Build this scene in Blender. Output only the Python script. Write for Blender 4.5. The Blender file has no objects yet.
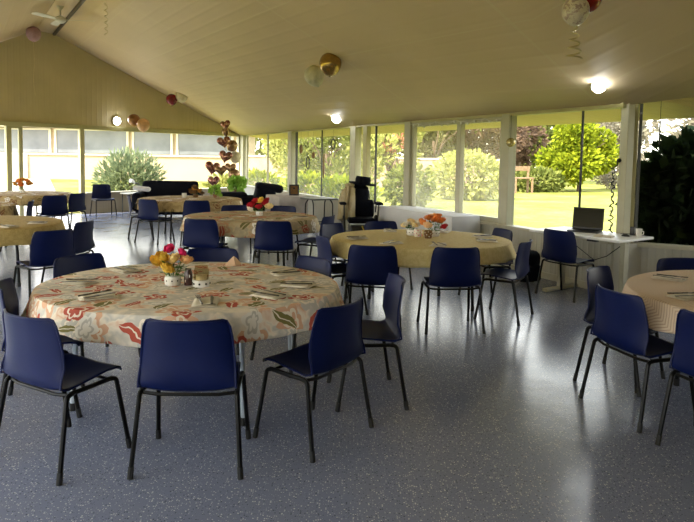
import bpy, math, random
from mathutils import Vector, Matrix
R = random.Random(7)
SC = bpy.context.scene
COL = SC.collection
PI = math.pi

# ------------------------------------------------------------------ nodes / materials
class NT:
    def __init__(s, name):
        s.m = bpy.data.materials.new(name); s.m.use_nodes = True
        s.t = s.m.node_tree; s.n = s.t.nodes; s.l = s.t.links; s.n.clear()
        s.out = s.n.new('ShaderNodeOutputMaterial')
    def new(s, typ, props=None, **ins):
        nd = s.n.new('ShaderNode' + typ)
        for k, v in (props or {}).items(): setattr(nd, k, v)
        for k, v in ins.items(): s.set(nd.inputs[k.replace('_', ' ')], v)
        return nd
    def set(s, sock, v):
        if isinstance(v, bpy.types.NodeSocket): s.l.new(v, sock)
        elif v is not None:
            if isinstance(v, (tuple, list)) and len(v) == 3 and sock.type == 'RGBA': v = (*v, 1)
            sock.default_value = v
    def math(s, op, a, b=None, c=None, clamp=False):
        nd = s.n.new('ShaderNodeMath'); nd.operation = op; nd.use_clamp = clamp
        for i, v in enumerate((a, b, c)):
            if v is not None: s.set(nd.inputs[i], v)
        return nd.outputs[0]
    def vmath(s, op, a, b=None):
        nd = s.n.new('ShaderNodeVectorMath'); nd.operation = op
        s.set(nd.inputs[0], a)
        if b is not None: s.set(nd.inputs[1], b)
        return nd.outputs[0]
    def scale(s, v, k):
        nd = s.n.new('ShaderNodeVectorMath'); nd.operation = 'SCALE'
        s.set(nd.inputs[0], v); nd.inputs[3].default_value = k
        return nd.outputs[0]
    def xyz(s, v):
        nd = s.n.new('ShaderNodeSeparateXYZ'); s.set(nd.inputs[0], v); return nd.outputs
    def mix(s, f, a, b):
        nd = s.n.new('ShaderNodeMix'); nd.data_type = 'RGBA'
        s.set(nd.inputs[0], f); s.set(nd.inputs[6], a); s.set(nd.inputs[7], b)
        return nd.outputs[2]
    def ramp(s, f, stops, interp='LINEAR'):
        nd = s.n.new('ShaderNodeValToRGB'); cr = nd.color_ramp; cr.interpolation = interp
        while len(cr.elements) < len(stops): cr.elements.new(0.5)
        for e, (p, c) in zip(cr.elements, stops):
            e.position = p; e.color = (*c, 1) if len(c) == 3 else c
        s.set(nd.inputs[0], f); return nd.outputs[0]
    def noise(s, vec, scale, detail=2.0, rough=.5, dist=0.0):
        nd = s.n.new('ShaderNodeTexNoise'); s.set(nd.inputs['Vector'], vec)
        nd.inputs['Scale'].default_value = scale; nd.inputs['Detail'].default_value = detail
        nd.inputs['Roughness'].default_value = rough; nd.inputs['Distortion'].default_value = dist
        return nd.outputs[0]
    def coord(s, which='Object'):
        return s.n.new('ShaderNodeTexCoord').outputs[which]
    def bump(s, h, strength=.2, dist=.01):
        nd = s.n.new('ShaderNodeBump'); s.set(nd.inputs['Height'], h)
        nd.inputs['Strength'].default_value = strength; nd.inputs['Distance'].default_value = dist
        return nd.outputs[0]
    def bsdf(s, color, rough=.5, metal=0.0, normal=None, spec=.5, trans=0.0, emis=None, estr=0.0, sheen=0.0):
        b = s.n.new('ShaderNodeBsdfPrincipled')
        s.set(b.inputs['Base Color'], color); s.set(b.inputs['Roughness'], rough); s.set(b.inputs['Metallic'], metal)
        b.inputs['Specular IOR Level'].default_value = spec
        if normal is not None: s.l.new(normal, b.inputs['Normal'])
        if emis is not None:
            s.set(b.inputs['Emission Color'], emis); b.inputs['Emission Strength'].default_value = estr
        if sheen: b.inputs['Sheen Weight'].default_value = sheen
        return b.outputs[0]
    def done(s, shader):
        s.l.new(shader, s.out.inputs['Surface']); return s.m

def plain(name, c, rough=.5, metal=0.0, var=.12, scale=12.0, bump=.05, spec=.5):
    t = NT(name); o = t.coord()
    n = t.noise(o, scale, 3)
    c2 = tuple(max(0, min(1, x * (1 - var))) for x in c); c3 = tuple(min(1, x * (1 + var)) for x in c)
    col = t.ramp(n, [(.3, c2), (.7, c3)])
    nb = t.bump(t.noise(o, scale * 6, 2), bump, .004) if bump else None
    return t.done(t.bsdf(col, rough, metal, nb, spec))

M = {}
def setup_materials():
    M['chair'] = plain('navy_polypropylene', (.0018, .0064, .052), .46, 0, .10, 6, .06, .18)
    M['black_tube'] = plain('black_enamel_tube', (.003, .003, .0035), .38, 0, .1, 20, 0, .18)
    M['rubber'] = plain('black_rubber', (.008, .008, .008), .7, 0, .1, 20, .05)
    M['grey_tube'] = plain('grey_painted_steel', (.42, .48, .54), .35, .3, .08, 20, .02)
    M['board'] = plain('table_board', (.42, .36, .28), .6, 0, .1, 8)
    M['white_paint'] = plain('white_painted_frame', (.42, .40, .29), .5, 0, .06, 5)
    M['green_paint'] = plain('olive_cream_painted_post', (.40, .36, .17), .5, 0, .08, 5)
    M['dark_frame'] = plain('dark_aluminium', (.03, .03, .028), .4, .3, .1, 8, 0)
    M['sill'] = plain('cream_sill', (.50, .47, .36), .5, 0, .08, 6)
    M['white_plastic'] = plain('white_plastic', (.72, .72, .70), .4, 0, .04, 8)
    M['black_plastic'] = plain('black_plastic', (.010, .010, .012), .4, 0, .1, 10, .02)
    M['screen'] = plain('dark_screen', (.006, .007, .008), .15, 0, .1, 6, 0)
    M['black_cloth'] = plain('black_upholstery', (.004, .0045, .009), .9, 0, .2, 20, .15, .12)
    M['beige_cloth'] = plain('beige_wool', (.48, .40, .25), .9, 0, .12, 10, .2, .2)
    M['white_cloth'] = plain('white_linen', (.66, .66, .68), .85, 0, .04, 6, .1, .2)
    M['napkin'] = plain('cream_paper_napkin', (.62, .56, .45), .85, 0, .05, 30, .1, .2)
    M['peach_cloth'] = plain('peach_napkin', (.62, .42, .28), .85, 0, .08, 20, .1, .2)
    M['steel'] = plain('brushed_steel', (.11, .10, .085), .35, .8, .2, 40, .02)
    M['chrome'] = plain('pale_steel', (.6, .6, .6), .25, .9, .05, 20, 0)
    M['ceramic'] = plain('white_ceramic', (.72, .70, .66), .25, 0, .05, 14, 0)
    M['black_dot'] = plain('black_glaze', (.02, .017, .015), .25, 0, .1, 20, 0)
    M['leaf'] = leafmat('rose_leaf', (.05, .13, .025), (.10, .22, .05))
    M['stem'] = plain('green_stem', (.06, .14, .03), .6)
    for k, c in dict(yellow=(.90, .58, .09), peach=(.90, .54, .27), cream=(.88, .68, .34), pink=(.62, .02, .12), orange=(.78, .25, .06),
                     red=(.48, .015, .03), white=(.75, .68, .56), brown=(.16, .085, .03), amber=(.5, .22, .03)).items():
        M['petal_' + k] = plain('petals_' + k, c, .7, 0, .18, 40, .05, .2)
    M['fanwhite'] = plain('pale_fan_blade', (.62, .58, .50), .4, 0, .05, 6, 0)
    M['wood'] = plain('weathered_wood', (.20, .12, .06), .7, 0, .25, 9, .15)
    M['bark'] = plain('brown_bark', (.12, .075, .045), .85, 0, .3, 9, .3)
    M['soil'] = plain('terracotta', (.30, .12, .06), .7)

def leafmat(name, a, b):
    t = NT(name); o = t.coord()
    g = t.new('NewGeometry')
    f = t.math('ADD', t.math('MULTIPLY', t.noise(o, 1.8, 3), .6), t.math('MULTIPLY', g.outputs['Random Per Island'], .45))
    col = t.ramp(f, [(.25, a), (.8, b)])
    p = t.bsdf(col, .8, spec=.1)
    tr = t.new('BsdfTranslucent', None, Color=col)
    mx = t.new('MixShader', None, Fac=.35)
    t.l.new(p, mx.inputs[1]); t.l.new(tr.outputs[0], mx.inputs[2])
    return t.done(mx.outputs[0])

def glass(name, haze=0.0, tint=(.97, .98, .96)):
    t = NT(name)
    tr = t.new('BsdfTransparent', None, Color=tint)
    gl = t.new('BsdfGlossy', None, Color=(.9, .9, .9), Roughness=.02)
    lw_ = t.new('LayerWeight', None, Blend=.5)
    fr = t.math('MAXIMUM', t.math('SUBTRACT', t.math('MULTIPLY', t.math('POWER', lw_.outputs['Facing'], 5.0), .25), .012), 0.0)
    m1 = t.new('MixShader', None, Fac=fr)
    t.l.new(tr.outputs[0], m1.inputs[1]); t.l.new(gl.outputs[0], m1.inputs[2])
    res = m1.outputs[0]
    if haze:
        o = t.coord()
        f = t.math('MULTIPLY', t.noise(o, 1.6, 3), haze * 2)
        df = t.new('BsdfTranslucent', None, Color=(.8, .76, .62))
        m2 = t.new('MixShader', None, Fac=f)
        t.l.new(res, m2.inputs[1]); t.l.new(df.outputs[0], m2.inputs[2]); res = m2.outputs[0]
    return t.done(res)

def floor_mat():
    t = NT('grey_blue_flake_epoxy'); o = t.coord()
    v = t.new('TexVoronoi', dict(feature='F1', voronoi_dimensions='2D'), Vector=o, Scale=95.0)
    rnd = t.xyz(v.outputs['Color'])
    size = t.math('MULTIPLY', t.math('POWER', rnd[0], 3.0), .40)
    fl = t.math('LESS_THAN', v.outputs['Distance'], size)
    fcol = t.ramp(rnd[1], [(0, (.62, .64, .68)), (.55, (.48, .50, .55)), (.6, (.07, .08, .11)), (1, (.11, .12, .16))], 'CONSTANT')
    big = t.noise(o, .8, 4)
    base = t.ramp(big, [(.3, (.185, .21, .305)), (.7, (.225, .252, .36))])
    col = t.mix(fl, base, fcol)
    rough = t.math('ADD', t.math('MULTIPLY', t.noise(o, 2.5, 3), .16), .13)
    h = t.math('ADD', t.math('MULTIPLY', t.noise(o, 9, 3), 1.0), t.math('MULTIPLY', fl, .05))
    return t.done(t.bsdf(col, rough, 0, t.bump(h, .25, .006), .38))

def ribbed(name, c, axis, freq, depth=.4, rough=.6, var=.08):
    """painted sheet with fine vertical ribs along uv u"""
    t = NT(name); uv = t.coord('UV'); s = t.xyz(uv)
    w = t.math('SINE', t.math('MULTIPLY', s[axis], freq * 2 * PI))
    w = t.math('POWER', t.math('ADD', t.math('MULTIPLY', w, .5), .5), 4.0)
    o = t.coord(); n = t.noise(o, 1.3, 4)
    c2 = tuple(x * (1 - var) for x in c); c3 = tuple(min(1, x * (1 + var)) for x in c)
    col = t.ramp(n, [(.3, c2), (.7, c3)])
    return t.done(t.bsdf(col, rough, 0, t.bump(w, depth, .012), .3))

def ceiling_mat():
    t = NT('khaki_ceiling_sheet'); uv = t.coord('UV'); s = t.xyz(uv)
    o = t.coord()
    # narrow ribs running along the length, joints of the sheets across every 3.6 m
    rib = t.math('POWER', t.math('ADD', t.math('MULTIPLY', t.math('SINE', t.math('MULTIPLY', s[1], 2 * PI / .22)), .5), .5), 6.0)
    j = t.math('ABSOLUTE', t.math('SUBTRACT', t.math('FRACT', t.math('DIVIDE', s[0], 3.6)), .5))
    joint = t.math('LESS_THAN', j, .006)
    k = t.math('ABSOLUTE', t.math('SUBTRACT', t.math('FRACT', t.math('DIVIDE', s[1], 1.2)), .5))
    seam = t.math('LESS_THAN', k, .008)
    n = t.noise(o, .7, 4)
    col = t.ramp(n, [(.25, (.66, .51, .32)), (.75, (.74, .575, .365))])
    col = t.mix(t.math('MULTIPLY', t.math('MAXIMUM', joint, seam), .5), col, (.74, .62, .40))
    h = t.math('ADD', rib, t.math('MAXIMUM', joint, seam))
    return t.done(t.bsdf(col, .6, 0, t.bump(h, .25, .01), .3))

def floral(name, ground, blot, reds, leafs, extra, scale=4.2, density=1.0):
    """printed cloth: five-petalled flowers, long leaves and pale blots in cloth (uv) space"""
    t = NT(name); uv = t.coord('UV')
    warp = t.new('TexNoise', None, Vector=uv, Scale=5.0, Detail=3.0)
    wv = t.vmath('ADD', uv, t.scale(t.vmath('SUBTRACT', warp.outputs['Color'], (.5, .5, .5)), .15))
    bl = t.noise(wv, 5.0, 3, .55)
    col = t.ramp(bl, [(.36, ground), (.50, blot), (.56, ground), (.66, extra), (.72, ground)])
    def layer(col, sc, off, kinds):
        p = t.vmath('ADD', t.scale(wv, sc), off)
        v = t.new('TexVoronoi', dict(feature='F1', voronoi_dimensions='2D'), Vector=p, Scale=1.0, Randomness=.85)
        rc = t.xyz(v.outputs['Color'])
        d = t.xyz(t.vmath('SUBTRACT', p, v.outputs['Position']))
        ang = t.math('ADD', t.math('ARCTAN2', d[1], d[0]), t.math('MULTIPLY', rc[1], 6.283))
        r = v.outputs['Distance']
        # flower
        pet = t.math('ADD', .27, t.math('MULTIPLY', t.math('ABSOLUTE', t.math('COSINE', t.math('MULTIPLY', ang, 2.5))), .20))
        flower = t.math('LESS_THAN', r, pet)
        vein = t.math('LESS_THAN', t.math('ABSOLUTE', t.math('SUBTRACT', r, t.math('MULTIPLY', pet, .55))), .045)
        # leaf
        lx = t.math('MULTIPLY', r, t.math('COSINE', ang)); ly = t.math('MULTIPLY', r, t.math('SINE', ang))
        e = t.math('ADD', t.math('POWER', t.math('DIVIDE', lx, .46), 2.0), t.math('POWER', t.math('DIVIDE', ly, .17), 2.0))
        leaf = t.math('LESS_THAN', e, 1.0)
        mid = t.math('LESS_THAN', t.math('ABSOLUTE', ly), .02)
        for lo, hi, kind, c, c2 in kinds:
            sel = t.math('MULTIPLY', t.math('GREATER_THAN', rc[0], lo), t.math('LESS_THAN', rc[0], hi))
            if kind == 'f':
                col = t.mix(t.math('MULTIPLY', sel, flower), col, c)
                col = t.mix(t.math('MULTIPLY', t.math('MULTIPLY', sel, flower), vein), col, c2)
            else:
                col = t.mix(t.math('MULTIPLY', sel, leaf), col, c)
                col = t.mix(t.math('MULTIPLY', t.math('MULTIPLY', sel, leaf), mid), col, c2)
        return col
    col = layer(col, scale * .8, (3.1, 1.7, 0), [(0, .45 * density, 'f', extra, ground), (.5, .5 + .35 * density, 'f', blot, ground)])
    col = layer(col, scale, (0, 0, 0), [(0, .20 * density, 'f', reds, ground), (.22, .22 + .18 * density, 'f', (.80, .76, .70), blot), (.42, .42 + .25 * density, 'l', leafs, ground), (.70, .70 + .16 * density, 'l', reds, ground)])
    h = t.noise(uv, 260, 1)
    wr = t.noise(uv, 6, 3)
    return t.done(t.bsdf(col, .8, 0, t.bump(t.math('ADD', t.math('MULTIPLY', h, .2), wr), .25, .012), .2))

def damask(name, a, b, sc=26.0):
    t = NT(name); uv = t.coord('UV')
    v = t.new('TexVoronoi', dict(feature='SMOOTH_F1', voronoi_dimensions='2D'), Vector=uv, Scale=sc)
    n = t.noise(uv, sc * 1.7, 3, .6, 1.2)
    f = t.math('ADD', t.math('MULTIPLY', v.outputs['Distance'], .6), t.math('MULTIPLY', n, .7))
    col = t.ramp(f, [(.52, a), (.60, b), (.68, a), (.76, b)])
    return t.done(t.bsdf(col, .75, 0, t.bump(f, .2, .01), .25))

def zigzag(name, a, b):
    t = NT(name); uv = t.coord('UV'); s = t.xyz(uv)
    zx = t.math('ABSOLUTE', t.math('SUBTRACT', t.math('FRACT', t.math('MULTIPLY', s[0], 5.0)), .5))
    p = t.math('ADD', t.math('MULTIPLY', s[1], 34.0), t.math('MULTIPLY', zx, 7.0))
    w = t.math('FRACT', t.math('ADD', p, t.math('MULTIPLY', t.noise(uv, 8, 2), .8)))
    f = t.math('GREATER_THAN', w, .62)
    col = t.mix(f, a, b)
    return t.done(t.bsdf(col, .8, 0, t.bump(w, .1, .008), .2))

def foil(name, c, rough=.18, metal=.75, blotch=None):
    t = NT(name); o = t.coord(); n = t.noise(o, 14, 3)
    col = t.ramp(n, [(.3, tuple(x * .75 for x in c)), (.7, c)])
    if blotch:
        m = t.math('GREATER_THAN', t.noise(o, 22, 3, .6, .5), .54)
        col = t.mix(m, col, blotch)
    return t.done(t.bsdf(col, rough, metal, t.bump(n, .15, .02)))

# ------------------------------------------------------------------ mesh building
class MB:
    def __init__(s): s.v = []; s.f = []; s.uv = {}
    def add(s, verts, faces, uvs=None):
        b = len(s.v); s.v += [tuple(v) for v in verts]
        for f in faces: s.f.append(tuple(i + b for i in f))
        if uvs:
            for i, u in enumerate(uvs): s.uv[b + i] = u
        return s
    def box(s, c, size, rz=0.0, rot=None):
        m = rot or Matrix.Rotation(rz, 3, 'Z'); c = Vector(c); hx, hy, hz = (k / 2 for k in size)
        vs = [c + m @ Vector((x * hx, y * hy, z * hz)) for x in (-1, 1) for y in (-1, 1) for z in (-1, 1)]
        return s.add(vs, [(0, 1, 3, 2), (4, 6, 7, 5), (0, 4, 5, 1), (2, 3, 7, 6), (0, 2, 6, 4), (1, 5, 7, 3)])
    def rbox(s, c, size, r, rz=0.0, rot=None, n=3):
        """box with rounded edges (superellipsoid-like, grid of a sphere pushed to the corners)"""
        m = rot or Matrix.Rotation(rz, 3, 'Z'); c = Vector(c); hx, hy, hz = (k / 2 - r for k in size)
        seg = 4 * n; rings = 2 * n
        vs = []; fs = []
        for i in range(rings + 2):
            ii = i if i <= n else i - 1
            th = -PI / 2 + PI * ii / rings
            sz = -hz if i <= n else hz
            for q in range(4):
                for k in range(n + 1):
                    ph = (q + k / n) * PI / 2
                    sx = hx if q in (0, 3) else -hx; sy = hy if q in (0, 1) else -hy
                    vs.append(c + m @ Vector((sx + r * math.cos(th) * math.cos(ph), sy + r * math.cos(th) * math.sin(ph), sz + r * math.sin(th))))
        w = 4 * (n + 1)
        for i in range(rings + 1):
            for k in range(w):
                a = i * w + k; b = i * w + (k + 1) % w
                fs.append((a, b, b + w, a + w))
        fs.append(tuple(reversed(range(w)))); fs.append(tuple((rings + 1) * w + k for k in range(w)))
        return s.add(vs, fs)
    def tube(s, pts, r, n=8, cap=True, r2=None):
        pts = [Vector(p) for p in pts]; vs = []; fs = []
        up = None
        for i, p in enumerate(pts):
            if i == 0: d = pts[1] - p
            elif i == len(pts) - 1: d = p - pts[i - 1]
            else: d = (pts[i + 1] - p).normalized() + (p - pts[i - 1]).normalized()
            d.normalize()
            if up is None:
                up = Vector((0, 0, 1)) if abs(d.z) < .9 else Vector((1, 0, 0))
            a = d.cross(up)
            if a.length < 1e-5: a = d.orthogonal()
            a.normalize(); b = a.cross(d).normalized(); up = b
            rr = r if r2 is None else r + (r2 - r) * i / (len(pts) - 1)
            for k in range(n):
                t = 2 * PI * k / n; vs.append(p + a * (rr * math.cos(t)) + b * (rr * math.sin(t)))
        for i in range(len(pts) - 1):
            for k in range(n):
                q = i * n + k; w = i * n + (k + 1) % n
                fs.append((q, w, w + n, q + n))
        if cap:
            fs.append(tuple(reversed(range(n)))); fs.append(tuple((len(pts) - 1) * n + k for k in range(n)))
        return s.add(vs, fs)
    def lathe(s, prof, c=(0, 0, 0), n=16, m=None):
        c = Vector(c); vs = []; fs = []
        for (r, z) in prof:
            for k in range(n):
                t = 2 * PI * k / n; p = Vector((r * math.cos(t), r * math.sin(t), z))
                vs.append(c + (m @ p if m else p))
        for i in range(len(prof) - 1):
            for k in range(n):
                a = i * n + k; b = i * n + (k + 1) % n
                fs.append((a, b, b + n, a + n))
        if prof[0][0] > 1e-4: fs.append(tuple(reversed(range(n))))
        if prof[-1][0] > 1e-4: fs.append(tuple((len(prof) - 1) * n + k for k in range(n)))
        return s.add(vs, fs)
    def ball(s, c, r, n=14, sq=(1, 1, 1), m=None):
        k = n // 2; c = Vector(c); vs = []; fs = []
        for i in range(1, k):
            th = PI * i / k
            for j in range(n):
                p = Vector((sq[0] * r * math.sin(th) * math.cos(2 * PI * j / n), sq[1] * r * math.sin(th) * math.sin(2 * PI * j / n), sq[2] * r * math.cos(th)))
                vs.append(c + (m @ p if m else p))
        top = Vector((0, 0, sq[2] * r)); t2 = -top
        vs.append(c + (m @ top if m else top)); vs.append(c + (m @ t2 if m else t2)); T = len(vs) - 2; Bt = T + 1
        for i in range(k - 2):
            for j in range(n):
                a = i * n + j; b = i * n + (j + 1) % n
                fs.append((a, a + n, b + n, b))
        for j in range(n):
            fs.append((T, j, (j + 1) % n)); fs.append((Bt, (k - 2) * n + (j + 1) % n, (k - 2) * n + j))
        return s.add(vs, fs)
    def quad(s, a, b, c, d, uv=None):
        return s.add([a, b, c, d], [(0, 1, 2, 3)], uv)
    def build(s, name, mat, parent=None, smooth=False, bevel=0.0, solid=0.0, soff=-1.0, subsurf=0):
        me = bpy.data.meshes.new(name); me.from_pydata(s.v, [], s.f); me.update()
        if s.uv:
            l = me.uv_layers.new(name='UVMap')
            for lp in me.loops: l.data[lp.index].uv = s.uv.get(lp.vertex_index, (0, 0))
        if smooth:
            for p in me.polygons: p.use_smooth = True
        if mat is not None: me.materials.append(M[mat] if isinstance(mat, str) else mat)
        o = bpy.data.objects.new(name, me); COL.objects.link(o)
        if parent is not None: o.parent = parent
        if solid:
            md = o.modifiers.new('thickness', 'SOLIDIFY'); md.thickness = solid; md.offset = soff
        if bevel:
            md = o.modifiers.new('edge', 'BEVEL'); md.width = bevel; md.segments = 2; md.limit_method = 'ANGLE'
        if subsurf:
            md = o.modifiers.new('smooth', 'SUBSURF'); md.levels = subsurf; md.render_levels = subsurf
        if smooth:
            try:
                me.set_sharp_from_angle(angle=math.radians(40))
            except Exception: pass
        return o

def empty(name, loc=(0, 0, 0), rz=0.0):
    o = bpy.data.objects.new(name, None); COL.objects.link(o)
    o.location = loc; o.rotation_euler = (0, 0, rz); o.empty_display_size = .1
    return o
def tag(o, label, cat, group=None, kind=None):
    o['label'] = label; o['category'] = cat
    if group: o['group'] = group
    if kind: o['kind'] = kind
    return o
def struct(o): o['kind'] = 'structure'; return o
def copy_tree(o, parent=None):
    c = o.copy(); COL.objects.link(c); c.parent = parent
    for ch in list(o.children): copy_tree(ch, c)
    return c
def arc(pts, r=.05, n=4):
    """polyline with rounded corners"""
    P = [Vector(p) for p in pts]; out = [P[0]]
    for i in range(1, len(P) - 1):
        a = (P[i - 1] - P[i]); b = (P[i + 1] - P[i]); k = min(r, a.length * .45, b.length * .45)
        p0 = P[i] + a.normalized() * k; p1 = P[i] + b.normalized() * k
        for q in range(n + 1):
            t = q / n; out.append(p0 * (1 - t) ** 2 + P[i] * (2 * t * (1 - t)) + p1 * t * t)
    out.append(P[-1]); return out
# ------------------------------------------------------------------ the pavilion
CO = Vector((-3.56, 20.8, 0)); EB = Vector((.6298, .7768, 0)); NB = Vector((.7768, -.6298, 0))   # back wall: corner, direction, inward normal
WR = Vector((.4584, -.8887, 0)); NR = Vector((-.8887, -.4584, 0)); LR = 14.965                     # right wall from the corner towards the viewer
BP = CO + WR * LR
W3 = Vector((.884, -.467, 0)); N3 = Vector((-.467, -.884, 0)); W3O = BP + Vector((.12, .14, 0))     # bay wall beyond the big post
D3 = Vector((7.5, 5.28, 0)); EE = Vector((7.5, -4.5, 0)); FF = Vector((-.36, -4.5, 0)); GG = CO + EB * -11.4
RD = Vector((.534, -.845, 0)); RP = Vector((-7.49, 15.95, 4.67)); LP = Vector((-7.79, 15.58, 4.69))
LD = (FF - GG).normalized(); LL = (FF - GG).length; NL = Vector((-LD.y, LD.x, 0))
Z = Vector((0, 0, 1))
HD = 2.31
def rzv(d): return math.atan2(d.y, d.x)
def bw(s, z=0, off=0): return CO + EB * s + NB * off + Z * z
def rw(t, z=0, off=0): return CO + WR * t + NR * off + Z * z
def w3(t, z=0, off=0): return W3O + W3 * t + N3 * off + Z * z
def lw(t, z=0, off=0): return GG + LD * t + NL * off + Z * z

def wallbox(mb, f, d, t0, t1, z0, z1, off, th):
    """box lying along a wall from t0 to t1, z0 to z1; centre th thick at off from the wall line"""
    return mb.box(f((t0 + t1) / 2, (z0 + z1) / 2, off), (t1 - t0, th, z1 - z0), rzv(d))

def ribpanel(name, f, d, t0, t1, z0, z1, th, mat, off=0.0, parent=None):
    mb = MB()
    q = [(t0, z0), (t1, z0), (t1, z1), (t0, z1)]
    a = [f(t, z, off + th / 2) for t, z in q]; b = [f(t, z, off - th / 2) for t, z in q]
    mb.add(a + b, [(0, 1, 2, 3), (7, 6, 5, 4), (0, 4, 5, 1), (1, 5, 6, 2), (2, 6, 7, 3), (3, 7, 4, 0)], q + q)
    return mb.build(name, mat, parent)

def room():
    M['floor'] = floor_mat()
    M['ceil'] = ceiling_mat()
    M['gable'] = ribbed('khaki_gable_sheet', (.50, .41, .225), 0, 7.0, .35)
    M['dado'] = ribbed('ribbed_wall_sheet', (.50, .48, .40), 0, 11.0, .6)
    M['dado_brown'] = ribbed('brown_wall_sheet', (.30, .25, .17), 0, 6.0, .4)
    M['glass'] = glass('clear_window_glass')
    M['glass_dusty'] = glass('dusty_window_glass', .09); M['glass_haze'] = glass('hazed_window_glass', .05)  # second glass has haze painted in, washing out the trees outside
    # floor
    mb = MB(); poly = [CO + NB * 0 , BP + Vector((.1, .1, 0)), D3, EE, FF, GG]
    n = len(poly)
    mb.add([p for p in poly] + [p - Z * .15 for p in poly], [tuple(reversed(range(n))), tuple(range(n, 2 * n))] + [(i, (i + 1) % n, (i + 1) % n + n, i + n) for i in range(n)])
    struct(mb.build('floor', 'floor'))
    # ceiling: right slope, ridge strip, left slope in one sheet
    mb = MB()
    bot = [CO + Z * 2.32, BP + Z * 2.34, D3 + Z * 2.85, EE + Z * 3.2]; top = [RP, RP + RD * 12.9, RP + RD * 17, RP + RD * 24.2]
    seg = [12, 5, 6]; cols = []
    for i in range(3):
        for k in range(seg[i] + (1 if i == 2 else 0)):
            a = k / seg[i]; cols.append((bot[i].lerp(bot[i + 1], a), top[i].lerp(top[i + 1], a)))
    nb = 8; vs = []; uv = []
    for (b, t) in cols:
        for k in range(nb + 1):
            p = b.lerp(t, k / nb); vs.append(p); q = p - RP
            uv.append((q.dot(RD), Vector((q.x, q.y, 0)).dot(Vector((.845, .534, 0)))))
    fs = []
    for i in range(len(cols) - 1):
        for k in range(nb):
            a = i * (nb + 1) + k; fs.append((a, a + 1, a + nb + 2, a + nb + 1))
    mb.add(vs, fs, uv)
    rl = 24.2
    mb.add([RP, LP, LP + RD * rl, RP + RD * rl], [(0, 1, 2, 3)], [(0, .3), (0, .9), (rl, .9), (rl, .3)])
    gl = GG + Z * 2.3; fl = FF + Z * 2.3
    mb.add([LP, gl, fl, LP + RD * rl], [(0, 1, 2, 3)], [(0, 0), (0, 5), (rl, 5), (rl, 0)])
    struct(mb.build('ceiling', 'ceil', None, True, 0, .05, -1))
    # ridge beam
    mb = MB(); mb.tube([RP - Z * .05, RP + RD * 23.5 - Z * .05], .045, 6)
    struct(mb.build('trim_1', plain('dark_ridge_beam', (.10, .075, .04), .6)))
    # back wall: gable, header, sill wall, posts, panes
    mb = MB()
    g = [(-11.4, 2.3), (0, 2.3), (0, 2.32), (-6.24, 4.67), (-6.72, 4.69)]
    a = [bw(s, z, .0) for s, z in g]; b = [bw(s, z, -.08) for s, z in g]
    mb.add(a + b, [(0, 1, 2, 3, 4), (9, 8, 7, 6, 5)] + [(i, (i + 1) % 5, (i + 1) % 5 + 5, i + 5) for i in range(5)], g + g)
    wbk = struct(mb.build('wall_back', 'gable'))
    mb = MB(); wallbox(mb, bw, EB, -11.4, 0, 2.25, 2.36, .0, .14); struct(mb.build('trim_2', 'green_paint', None, False, .008))
    o = ribpanel('wall_back_low', bw, EB, -5.5, -.05, 0, .54, .09, 'dado_brown'); struct(o)
    o = ribpanel('wall_back_end', bw, EB, -11.4, -8.5, 0, .54, .09, 'dado_brown'); struct(o)
    mb = MB(); wallbox(mb, bw, EB, -5.5, -.05, .54, .575, .03, .16); struct(mb.build('trim_3', 'sill', None, False, .006))
    w = struct(empty('window_1', bw(-2.8, .57)))
    loc = w.matrix_basis.inverted()
    def child(mb, name, mat, par, **k):
        o = mb.build(name, mat, par, **k); o.matrix_parent_inverse = Matrix.Translation(-par.location); return o
    mb = MB(); wallbox(mb, bw, EB, -5.62, -5.5, 0, 2.3, 0, .12); child(mb, 'post', 'green_paint', w, bevel=.006)
    mb = MB(); wallbox(mb, bw, EB, -5.5, -.1, .575, 2.25, -.01, .006); child(mb, 'pane', 'glass', w)
    mb = MB(); wallbox(mb, bw, EB, -.16, .04, 0, 2.3, 0, .12); child(mb, 'post', 'white_paint', w, bevel=.006)
    d = struct(empty('door_1', bw(-7.25)))
    mb = MB(); wallbox(mb, bw, EB, -7.46, -7.34, 0, 2.3, 0, .12); child(mb, 'post', 'green_paint', d, bevel=.006)
    mb = MB(); wallbox(mb, bw, EB, -7.34, -7.16, .06, 2.2, -.02, .006); child(mb, 'pane', 'glass', d)
    mb = MB(); wallbox(mb, bw, EB, -7.16, -7.07, 0, 2.2, 0, .07); child(mb, 'frame', 'green_paint', d, bevel=.006)
    mb = MB(); wallbox(mb, bw, EB, -7.34, -7.07, 2.2, 2.27, 0, .07); child(mb, 'frame', 'green_paint', d, bevel=.006)
    mb = MB(); wallbox(mb, bw, EB, -7.34, -5.62, -.02, .015, -.02, .10); struct(mb.build('trim_4', 'dark_frame'))
    w = struct(empty('window_8', bw(-9, .57)))
    mb = MB(); wallbox(mb, bw, EB, -11.3, -7.46, .05, 2.25, -.01, .006); child(mb, 'pane', 'glass', w)
    # right wall
    o = struct(ribpanel('wall_right', rw, WR, 0, LR - .05, 0, .64, .09, 'dado'))
    mb = MB(); wallbox(mb, rw, WR, 0, LR - .05, .62, .66, .02, .17); struct(mb.build('trim_5', 'sill', None, False, .006))
    mb = MB(); wallbox(mb, rw, WR, 0, LR + .05, 2.27, 2.34, .0, .13); struct(mb.build('trim_6', 'green_paint', None, False, .006))
    mb = MB(); wallbox(mb, rw, WR, 0, LR - .05, 0, .09, .055, .02); struct(mb.build('baseboard_right', 'sill', None, False, .004))
    posts = [(-.05, .42, 'white_paint', .15), (4.36, 4.62, 'white_paint', .16), (8.02, 8.26, 'white_paint', .16), (8.55, 8.72, 'green_paint', .10),
             (10.22, 10.42, 'white_paint', .16), (12.90, 13.07, 'white_paint', .15)]
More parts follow.
